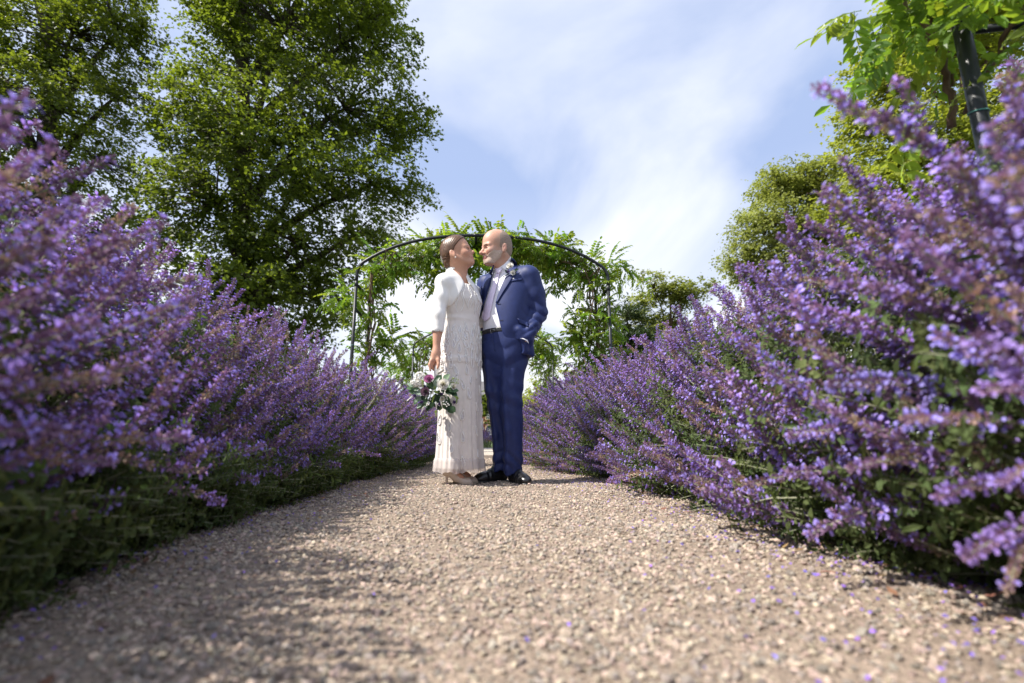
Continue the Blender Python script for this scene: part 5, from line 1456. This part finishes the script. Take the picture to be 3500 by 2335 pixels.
    H.a = np.maximum.reduce([H.a, (b_S * (lx - hairline)).astype(np.float32), (b_S * low).astype(np.float32)])
    H.a += (.0005 * np.sin(ang * 75 + 40 * np.abs(ly)) + .0005 * np.sin(ang * 151 + 70 * np.abs(ly) + 1)).astype(np.float32) * (lx > -.07) 
    H.a += (.0022 * np.sin(np.sqrt((lx + .09) ** 2 + (lz + .09) ** 2 + .3 * ly ** 2) * 420 + 2 * np.arctan2(lz + .09, ly))).astype(np.float32) * (lx <= -.07) * (lz < -.05)
    hair, _, _ = H.build('hair', M['hair_brown'], bride, relax=0)
    mb = MB(); rs = np.random.default_rng(2)
    for k in range(9):
        p = P(-.118 + rs.normal(0, .006), -.03 + rs.normal(0, .012), -.050 + .010 * (k - 4) * .7)
        for m in range(4):
            a = m * 1.57 + k; d_ = np.array([0, math.cos(a), math.sin(a)]) * .010
            mb.add([p, p + d_ + np.array([-.003, -.003, .002]), p + d_ * 1.6, p + np.array([-.004, -.002, 0]) + d_ * .4], [[0, 1, 2], [0, 2, 3]])
    mb.build('hair_flowers', M['pearl'], hair)
    for s in (-1,):
        bm = bmesh.new(); bmesh.ops.create_icosphere(bm, subdivisions=2, radius=.0052); me = bpy.data.meshes.new('earring')
        for v in bm.verts: v.co += Vector(P(-.006, s * .085, -.098))
        bm.to_mesh(me); bm.free(); me.materials.append(M['pearl']); obj('earring', me, bride)
    # dress
    D = Field((-.40, 3.14, .06), (.08, 3.66, 1.43), .0052)
    def ruff(a, z):
        w_ = np.clip((.80 - z) / .65, 0, 1)
        return 1 + w_ * (.055 * np.sin(7 * a + 1.0 + .8 * z) + .045 * np.abs(np.sin(6.5 * a + 2.4 - z)) + .022 * np.sin(23 * a) + .014 * np.sin(37 * a + 1) - .02)
    D.loft([(.105, -.148, 3.385, .168, .146), (.30, -.150, 3.386, .162, .138), (.50, -.152, 3.388, .158, .132), (.70, -.155, 3.39, .156, .126), (.82, -.156, 3.39, .157, .124)], B_YAW, .01, ruff=ruff)
    D.loft([r for r in B_TORSO if r[0] <= 1.37] , B_YAW, .02, grow=.004)
    D.wrinkle(lambda x, y, z: -.004 * np.exp(-((z - 1.10) / .016) ** 2) + .0014 * np.sin(z * 140 + x * 20) * np.exp(-((z - 1.10) / .014) ** 2))
    dr, DV, DF = D.build('dress', M['dress'], bride)
    db = bvh_of(DV, DF)
    # tulle overlay at the hem
    M['tulle'] = bpy.data.materials.new('tulle'); n_, l_, o_ = nodes_of(M['tulle'])
    b_ = n_.new('ShaderNodeBsdfPrincipled'); b_.inputs['Base Color'].default_value = (.74, .67, .65, 1); b_.inputs['Roughness'].default_value = .6
    tp = n_.new('ShaderNodeBsdfTransparent'); ms = n_.new('ShaderNodeMixShader'); ms.inputs[0].default_value = .42
    l_.new(tp.outputs[0], ms.inputs[1]); l_.new(b_.outputs[0], ms.inputs[2]); l_.new(ms.outputs[0], o_.inputs['Surface'])
    rows = []; na, nz_ = 120, 14
    for i in range(nz_ + 1):
        z = .085 + .13 * i / nz_
        rx = np.interp(z, [.085, .16, .215], [.178, .173, .146]); ry = np.interp(z, [.085, .16, .215], [.156, .150, .122])
        for k in range(na):
            a = 2 * math.pi * k / na
            rr = float(ruff(a, z)) * (1 + .012 * math.sin(31 * a) * max(0, 1 - i / 6))
            zz_ = z + (.006 * math.sin(9 * a + 1) + .004 * math.sin(21 * a) if i == 0 else 0)
            u, v = rx * rr * math.cos(a), ry * rr * math.sin(a); c_, s_ = math.cos(B_YAW), math.sin(B_YAW)
            rows.append((-.151 + u * c_ - v * s_, 3.386 + u * s_ + v * c_, zz_))
    Fq = [[i * na + k, i * na + (k + 1) % na, (i + 1) * na + (k + 1) % na, (i + 1) * na + k] for i in range(nz_) for k in range(na)]
    obj('tulle_overlay', mesh_np('tulle_overlay', rows, np.array(Fq), M['tulle'], smooth=True), dr)
    # beaded teardrops all round the skirt, dense at the hips and loose towards the hem
    rs = np.random.default_rng(12); placed = []
    def ray(a, z, off=.0035):
        c0 = Vector((np.interp(z, [.1, .8, 1.1], [-.151, -.155, -.147]), 3.388, z)); dr_ = Vector((math.cos(a), math.sin(a), 0))
        h_ = db.ray_cast(c0 + dr_ * .5, -dr_)
        return (h_[0] + dr_ * off) if h_[0] is not None else None
    for _ in range(4200):
        z = .13 + .92 * rs.random() ** .8; a = rs.uniform(-math.pi, math.pi)
        big = np.interp(z, [.1, .5, 1.0], [.030, .033, .030]); need = np.interp(z, [.1, .35, .6, .8, 1.05], [.115, .095, .066, .046, .040])
        p = ray(a, z)
        if p is None or any((p - q_).length < need for q_ in placed): continue
        placed.append(p)
        tilt = rs.normal(0, .25) + (.25 if z > .7 else 0); hgt = big * rs.uniform(.85, 1.25); wid = hgt * rs.uniform(.42, .55)
        R0 = .16; pts = []; ins = []
        for t in np.linspace(0, 2 * math.pi, 21):
            yy = hgt * math.cos(t); xx = wid * math.sin(t) * (.42 - .5 * math.cos(t) * .8 + .2)
            x2 = xx * math.cos(tilt) - yy * math.sin(tilt); y2 = xx * math.sin(tilt) + yy * math.cos(tilt)
            q_ = ray(a + x2 / R0, z + y2)
            if q_ is not None: pts.append(q_)
            q3 = ray(a + x2 * .55 / R0, z + y2 * .6 - .003, .0015)
            if q3 is not None: ins.append(q3)
        if len(pts) < 15: continue
        mb = MB(); mb.tube(pts, .0025, 5, 0, cap=False)
        if len(ins) > 12: mb.add([tuple(p) for p in ins], [list(range(len(ins)))], 1)
        mb.build('beaded_teardrop', [M['bead'], M['sequin']], dr, True)
    # wavy cords over bodice and hips
    for k in range(46):
        a0 = math.radians(-130) + math.radians(260) * (k / 46) + rs.normal(0, .02) - .5; z0 = rs.uniform(.98, 1.08) if k % 2 else rs.uniform(1.13, 1.20)
        z1 = z0 - .16 if k % 2 else min(1.355, z0 + .17); pts = []
        for t in np.linspace(0, 1, 22):
            q_ = ray(a0 + .09 * math.sin(t * 7 + k) + .25 * t * (1 if k % 4 < 2 else -1) * .4, z0 + (z1 - z0) * t, .003)
            if q_ is not None: pts.append(q_)
        if len(pts) > 10:
            mb = MB(); mb.tube(pts, .0023, 4, cap=False); mb.build('beaded_cord', M['bead'], dr, True)
    # bolero
    Bo = Field((-.42, 3.10, .96), (.16, 3.72, 1.52), .005)
    Bo.loft([r for r in B_TORSO if r[0] >= 1.11], B_YAW, grow=.013)
    for A in (B_ARM, B_ARM2):
        Bo.cone(np.array([-.192, 3.40, 1.392]), A[0] + np.array([0, 0, .004]), .052, .047, .03)
    Bo.cone(np.array([-.222, 3.365, 1.397]), B_ARM[0] + np.array([.0, .0, .006]), .046, .043, .06)
    Bo.cone(np.array([-.192, 3.405, 1.39]), np.array([-.200, 3.400, 1.455]), .086, .073, .03)
    Bo.cone(np.array([-.180, 3.395, 1.41]), np.array([-.190, 3.385, 1.56]), .056, .060, .006, 'cut')
    poly = [C1(*p) for p in ((470, 500), (520, 548), (565, 595), (592, 650), (598, 695), (582, 750), (545, 826), (492, 898), (428, 952), (380, 985), (300, 1010), (200, 1330), (900, 1330), (800, 870), (748, 838), (738, 800), (716, 735), (685, 695), (655, 668), (632, 625), (610, 560), (560, 480))]
    Bo.polycut([XZ(p, 3.30) for p in poly], (np.array([BX_, BY_]) - bf[:2] * .20, bf[:2]), k=.006)
    Z = Bo.z[None, None, :]; X = Bo.x[:, None, None]; Y = Bo.y[None, :, None]
    tors = np.maximum(Bo.a, (1.175 - Z + 0 * X + 0 * Y).astype(np.float32))
    Bo.a = tors
    for A in (B_ARM, B_ARM2):
        Bo.chain([A[0], A[0] + (A[1] - A[0]) * .5 + np.array([-.004, 0, 0]), A[1], A[1] + (A[2] - A[1]) * .42], [.050, .051, .046, .043], .02)
        d_ = nrm(A[2] - A[1]); Bo.cone(A[1] + (A[2] - A[1]) * .40, A[1] + (A[2] - A[1]) * .60, .034, .034, .003, 'cut')
    Bo.wrinkle(lambda x, y, z: .0032 * np.sin(60 * z + 18 * x + 3 * np.sin(14 * z)) * np.exp(-((x + .30) / .05) ** 2) * np.exp(-((z - 1.15) / .12) ** 2) - .004 * np.exp(-((x + .292 + .2 * (z - 1.36)) / .006) ** 2) * np.clip((z - 1.22) * 10, 0, 1) * np.clip((1.39 - z) * 20, 0, 1))
    Bo.build('bolero', M['satin'], bride)
    # court shoes with heel and ankle strap
    for (hx, hy, tx, ty) in ((-.232, 3.315, -.060, 3.300), (-.190, 3.425, -.030, 3.415)):
        h_ = np.array([hx, hy, 0.0]); t_ = np.array([tx, ty, 0.0]); ax_ = nrm(t_ - h_); L = np.linalg.norm(t_ - h_); sd_ = np.array([-ax_[1], ax_[0], 0])
        Fs = Field(np.minimum(h_, t_) - np.array([.06, .06, .01]), np.maximum(h_, t_) + np.array([.06, .06, .15]), .0036)
        at = lambda t, z: h_ + ax_ * L * t + np.array([0, 0, z])
        Fs.chain([at(.04, .105), at(.12, .092), at(.42, .050), at(.68, .024), at(.86, .020), at(1.0, .012)], [.026, .030, .029, .029, .023, .006], .012)
        Fs.cone(at(.02, .12), at(.0, .085), .024, .026, .015)
        Fs.cone(at(.20, .125), at(.62, .066), .030, .026, .006, 'cut'); Fs.cone(at(.06, .150), at(.22, .118), .026, .030, .006, 'cut'); Fs.cone(at(.22, .10), at(.60, .055), .023, .019, .005, 'cut')
        Z = Fs.z[None, None, :]; Fs.a = np.maximum(Fs.a, (.003 - Z).astype(np.float32))
        so_, _, _ = Fs.build('shoe', M['shoe_nude'], bride)
        mb = MB(); mb.tube([at(.04, .088), at(.045, .05), at(.035, .015), at(.035, .002)], [.016, .009, .0065, .0068], 10); mb.build('heel', M['shoe_nude'], so_, True)
        mb = MB(); mb.tube([at(.13, .135) + (ax_ * math.cos(a) + sd_ * math.sin(a)) * .031 for a in np.linspace(0, 6.2832, 20)], .0028, 5); mb.tube([at(.27, .128), at(.46, .086), at(.62, .052)], .003, 5); mb.build('ankle_strap', M['shoe_nude'], so_, True)
build_bride()

# ------------------------------------------------------------------ flowers they carry
M['rose_white'] = leaf_mat('rose_white', (.80, .79, .76), (.75, .72, .62), .05, 30, .25, .6)
M['rose_cream'] = leaf_mat('rose_cream', (.80, .77, .64), (.75, .70, .5), .05, 30, .25, .6)
M['rose_mauve'] = leaf_mat('rose_mauve', (.48, .18, .36), (.55, .2, .42), .2, 30, .2, .6)
M['rose_dusk'] = leaf_mat('rose_dusk', (.22, .14, .19), (.25, .14, .2), .25, 40, .2, .6)
M['thistle'] = mat('thistle', (.045, .022, .10), .8, .4, 200)
M['euc'] = leaf_mat('euc', (.085, .16, .075), (.12, .22, .07), .35, 40, .2, .55)
M['euc_pale'] = leaf_mat('euc_pale', (.27, .36, .27), (.3, .4, .25), .2, 40, .2, .6)
M['euc_dark'] = leaf_mat('euc_dark', (.022, .055, .025), (.04, .09, .03), .3, 40, .2, .4)
M['sprig'] = leaf_mat('sprig', (.35, .46, .12), (.45, .6, .15), .2, 40, .35, .6)
M['ribbon'] = mat('ribbon', (.76, .74, .70), .45, .05, 60, .2, 200)
M['berry'] = mat('berry', (.78, .78, .72), .35, .08, 80)
def rose(c, n, r, mat_out, mat_in, parent, seed, npet=22, name='rose'):
    rs = np.random.default_rng(seed); n = nrm(n); u = nrm(np.cross(n, [.2, .1, 1])); v = np.cross(n, u); mb = MB(); c = np.array(c)
    for i in range(npet):
        f = (i + .5) / npet; a0 = i * 2.4 + rs.normal(0, .15)
        rad = r * (.10 + .62 * f); hgt = r * (.80 - .40 * f ** 1.4); half = 1.0 + .3 * (1 - f); lean = .06 + .46 * f ** 1.6
        V = []; nu, nv = 6, 4
        for j in range(nv + 1):
            t = j / nv
            for k in range(nu + 1):
                s_ = (k / nu * 2 - 1); a = a0 + s_ * half * (1 - .28 * t * t * (abs(s_) > .7))
                rr = rad * (.45 + .55 * t) + r * .34 * lean * t * t + rs.normal(0, .008) * r
                hh = -r * .25 + (hgt + r * .25) * (t ** .8) * (1 - .16 * s_ * s_ * t) - lean * r * .22 * t ** 4
                V.append(c + (u * math.cos(a) + v * math.sin(a)) * rr + n * hh)
        Q = [[j * (nu + 1) + k, j * (nu + 1) + k + 1, (j + 1) * (nu + 1) + k + 1, (j + 1) * (nu + 1) + k] for j in range(nv) for k in range(nu)]
        mb.add(V, Q, 1 if f < .3 else 0)
    return mb.build(name, [mat_out, mat_in], parent, True)
def leafblade(c, d, n, l, w, m, parent, name='leaf'):
    d = nrm(d); s_ = nrm(np.cross(d, n)); u = np.cross(s_, d); c = np.array(c); V = []
    prof = [0, .55, .9, 1.0, .8, .45, 0]
    for i, p in enumerate(prof):
        t = i / 6; q = c + d * l * t + u * (-l * .22 * t * t)
        V += [q - s_ * w * p * .5 + u * w * .10 * p, q, q + s_ * w * p * .5 + u * w * .10 * p]
    Q = [[i * 3 + k, i * 3 + k + 1, i * 3 + k + 4, i * 3 + k + 3] for i in range(6) for k in range(2)]
    mb = MB(); mb.add(V, Q); return mb.build(name, m, parent, True)
def spike(c, d, L, r, m, parent, seed, name='white_spike'):
    rs = np.random.default_rng(seed); mb = MB(); d = nrm(d); c = np.array(c)
    u = nrm(np.cross(d, [.3, .2, 1])); v = np.cross(d, u)
    mb.tube([c, c + d * L], .0012, 4)
    for i in range(54):
        t = i / 54; a = i * 2.4; rr = r * (1 - .75 * t) * rs.uniform(.7, 1.2); p = c + d * L * t; o = u * math.cos(a) + v * math.sin(a)
        e = p + o * rr + d * rr * .5; s_ = nrm(np.cross(o, d)) * rr * .4
        mb.add([p, e + s_, e + o * rr * .2 + d * rr * .3, e - s_], [[0, 1, 2], [0, 2, 3]])
    return mb.build(name, m, parent)
def thistle(c, d, r, parent, seed):
    rs = np.random.default_rng(seed); mb = MB(); c = np.array(c)
    for i in range(70):
        o = nrm(rs.normal(size=3) + nrm(d) * .8); s_ = nrm(np.cross(o, rs.normal(size=3))) * r * .07
        mb.add([c + o * r * .3 + s_, c + o * r * .3 - s_, c + o * r * rs.uniform(.7, 1.1)], [[0, 1, 2]])
    for i in range(9):
        a = i * .698; o = nrm(np.cross(nrm(d), [.2, .3, 1])); o2 = np.cross(nrm(d), o); q = o * math.cos(a) + o2 * math.sin(a); t_ = np.cross(q, nrm(d)) * r * .12
        mb.add([c + t_, c - t_, c + q * r * 1.5 + nrm(d) * r * .3], [[0, 1, 2]])
    bm = bmesh.new(); bmesh.ops.create_icosphere(bm, subdivisions=2, radius=r * .5); vs = [tuple(np.array(v.co) + c) for v in bm.verts]; fs = [[v.index for v in f.verts] for f in bm.faces]; bm.free(); mb.add(vs, fs)
    return mb.build('thistle', M['thistle'], parent)
def C5(x, y): return (1390 + .14665 * x, 1200 + .14665 * y)
def bouquet():
    YB = 3.17
    root = empty('bouquet', tuple(W(1490, 1345, YB + .03)), 'bridal bouquet of white and mauve roses with eucalyptus hanging from the woman’s hand', 'bouquet')
    Wb = lambda x, y, dy=0: W(*C5(x, y), YB + dy)
    mb = MB(); mb.tube([Wb(720, 330, .035), Wb(700, 420, .03), Wb(670, 600, .03), Wb(640, 800, .06)], [.0135, .0145, .0155, .018], 14); mb.build('wrapped_handle', M['ribbon'], root, True)
    mb = MB(); lp = [Wb(700, 600, .01) + np.array([.055 * math.sin(t) * (.6 + .4 * t / 3), -.01, .012 + .045 * math.sin(t / 2)]) for t in np.linspace(.2, 2.6, 12)]
    V = []; 
    for p in lp: V += [p + np.array([0, -.008, .006]), p + np.array([0, .012, -.006])]
    mb.add(V, [[2 * i, 2 * i + 1, 2 * i + 3, 2 * i + 2] for i in range(11)]); mb.build('ribbon_bow', M['ribbon'], root, True)
    rose(Wb(850, 790, -.045), (.15, -1, .12), .046, M['rose_white'], M['rose_cream'], root, 1)
    rose(Wb(1085, 830, -.01), (.6, -1, .05), .030, M['rose_white'], M['rose_cream'], root, 2, 14)
    rose(Wb(525, 660, -.035), (-.05, -1, .35), .037, M['rose_mauve'], M['rose_mauve'], root, 3)
    rose(Wb(440, 940, -.035), (-.1, -1, -.2), .036, M['rose_dusk'], M['rose_dusk'], root, 4)
    rose(Wb(830, 1110, -.03), (.1, -1, -.5), .026, M['rose_white'], M['rose_cream'], root, 8, 12)
    rs = np.random.default_rng(9)
    # white hydrangea heads on the left
    for (x, y, r_) in ((320, 610, .036), (200, 740, .030), (300, 760, .030)):
        mb = MB(); c = Wb(x, y, -.01)
        for i in range(70):
            o = nrm(rs.normal(size=3) + np.array([0, -.6, .1])); p = c + o * r_ * rs.uniform(.85, 1.05)
            a = nrm(np.cross(o, rs.normal(size=3))); b_ = np.cross(o, a); q = .0085
            for m in range(4):
                e = (a * math.cos(m * 1.57) + b_ * math.sin(m * 1.57)); f_ = (a * math.cos(m * 1.57 + .8) + b_ * math.sin(m * 1.57 + .8)); g_ = (a * math.cos(m * 1.57 - .8) + b_ * math.sin(m * 1.57 - .8))
                mb.add([p, p + f_ * q * .7 + o * .001, p + e * q + o * .002, p + g_ * q * .7 + o * .001], [[0, 1, 2, 3]])
        mb.build('hydrangea', M['rose_white'], root)
    for i, (x, y) in enumerate(((420, 830), (815, 1000), (190, 1035), (765, 1240), (350, 1190), (1110, 1190))): thistle(Wb(x, y, -.035), (0, -1, -.2), .017, root, i)
    for i, (x, y, a, b_) in enumerate(((490, 1000, -.25, -1), (560, 1000, 0, -1), (910, 1030, .3, -1), (985, 1040, .55, -1), (130, 1090, -.9, -.9), (400, 1330, -.35, -1), (690, 1230, .1, -1), (800, 1210, .25, -1), (610, 930, .1, -1))):
        spike(Wb(x, y - 40, -.04), (a, -.25, b_), .045 if i not in (5,) else .055, .0075, M['berry'] if i % 3 else M['rose_white'], root, 20 + i)
    for i, (x, y) in enumerate(((640, 1080), (1180, 1120), (690, 1430), (380, 730), (650, 880))): spike(Wb(x, y - 60, -.04), (.1 * (i - 2), -.3, -1), .05, .009, M['sprig'], root, 40 + i, 'green_spike')
    # leaves: pale eucalyptus discs, dark ovals
    L = [(690, 740, .055, 'euc_pale'), (625, 830, .05, 'euc_pale'), (560, 770, .055, 'euc'), (460, 690, .04, 'euc'), (750, 630, .06, 'euc'), (920, 610, .06, 'euc'), (700, 660, .05, 'euc_dark'), (1010, 800, .05, 'euc_pale'), (1060, 900, .055, 'euc'), (1120, 910, .05, 'euc'), (1110, 1000, .05, 'euc_dark'),
         (990, 960, .06, 'euc_dark'), (700, 1090, .06, 'euc_dark'), (640, 1120, .055, 'euc_dark'), (750, 1150, .055, 'euc_dark'), (300, 960, .055, 'euc_pale'), (240, 980, .05, 'euc_pale'), (150, 950, .055, 'euc'), (210, 880, .045, 'euc'), (330, 1280, .055, 'euc'), (300, 1260, .05, 'euc_pale'), (500, 1310, .05, 'euc_dark'), (960, 1330, .05, 'euc_dark'),
         (1020, 1380, .055, 'euc'), (1080, 1350, .05, 'euc'), (1010, 1260, .045, 'euc_dark'), (260, 1120, .055, 'euc_pale'), (210, 1170, .05, 'euc'), (380, 1060, .05, 'euc_dark'), (430, 1160, .05, 'euc'), (560, 1150, .05, 'euc_dark'), (860, 1180, .05, 'euc'), (940, 1120, .055, 'euc'), (960, 1200, .05, 'euc_dark'), (1150, 1060, .045, 'sprig'), (100, 780, .05, 'euc_pale'), (80, 860, .045, 'euc'), (590, 1260, .045, 'euc'), (880, 1290, .045, 'euc'), (450, 1250, .05, 'euc_pale'), (700, 960, .05, 'sprig')]
    cen = np.array([640, 930.0])
    for i, (x, y, l, mk) in enumerate(L):
        d2 = np.array([x, y]) - cen; d2 = d2 / max(np.linalg.norm(d2), 1)
        d = np.array([d2[0] + rs.normal(0, .35), -.25 + rs.normal(0, .2), -d2[1] + rs.normal(0, .3)])
        d = nrm(d); leafblade(Wb(x, y, -.03 + .02 * rs.random()) - d * l * .5, d, np.array([rs.normal(0, .4), -1, .5]), l, l * (.72 if 'euc' in mk else .4), M[mk], root)
    for i in range(60):   # inner greens so that no gap shows the handle
        o = nrm(rs.normal(size=3) * np.array([1, .8, .8])); p = W(1488, 1350, YB + .02) + o * np.array([.085, .05, .07]) * rs.uniform(.5, 1); leafblade(p, o + rs.normal(0, .4, 3), rs.normal(size=3), .045, .026, M['euc_dark' if i % 2 else 'euc'], root)
    bm = bmesh.new(); bmesh.ops.create_icosphere(bm, subdivisions=2, radius=.0048); bme = bpy.data.meshes.new('berry'); bm.to_mesh(bme); bm.free(); bme.materials.append(M['berry'])
    for (x, y) in ((530, 1200), (510, 1250), (480, 1225), (555, 1135), (470, 1265), (860, 1180), (905, 1250), (960, 1230), (985, 1260), (935, 1290), (925, 1190), (500, 1185), (870, 1240)):
        o = bpy.data.objects.new('berry', bme); link(o, root); o.location = Vector(Wb(x, y, -.045)) - root.location
    # pale buds spraying out to the upper right
    for i in range(10):
        a = Wb(1000, 760, 0); e = Wb(1010 + 200 * rs.random(), 620 + 140 * rs.random(), -.02); mb = MB(); mb.tube([a, (a + e) / 2 + np.array([0, 0, .004]), e], .0009, 4)
        for k in range(3): mb.tube([e, e + nrm(rs.normal(size=3)) * .006], [.0005, .003], 5)
        mb.build('bud_sprig', M['sprig'], root)
bouquet()
def boutonniere():
    YB = 3.30
    y0 = hit(*C1(1128, 555), JBVH, 0)[1]
    Wb = lambda x, y, dy=0: W(*C1(x, y), y0 - .010 + dy)
    root = empty('boutonniere', tuple(Wb(1105, 520)), 'buttonhole of two white roses and a thistle on the man’s lapel', 'boutonniere')
    # find the lapel surface by depth of the coat
    rose(Wb(1098, 482, -.012), (-.35, -1, .35), .031, M['rose_white'], M['rose_white'], root, 11, 18)
    rose(Wb(1128, 555, -.012), (-.1, -1, 0), .025, M['rose_white'], M['rose_white'], root, 12, 16)
    thistle(Wb(1078, 538, -.014), (-.2, -1, 0), .015, root, 5)
    for (x, y, a, b_, l) in ((1165, 520, .6, .3, .04), (1060, 540, -.5, .6, .035), (1070, 500, -.5, .7, .03), (1120, 590, .3, -.6, .03), (1150, 560, .7, -.2, .03)): leafblade(Wb(x, y, -.004) - nrm((a, -.2, b_)) * l * .5, (a, -.25, b_), (0, -1, .2), l, l * .5, M['euc_dark'], root)
    mb = MB(); mb.tube([Wb(1090, 560, -.006), Wb(1022, 597, -.002)], [.0045, .003], 8); mb.build('stem', M['euc_dark'], root, True)
boutonniere()
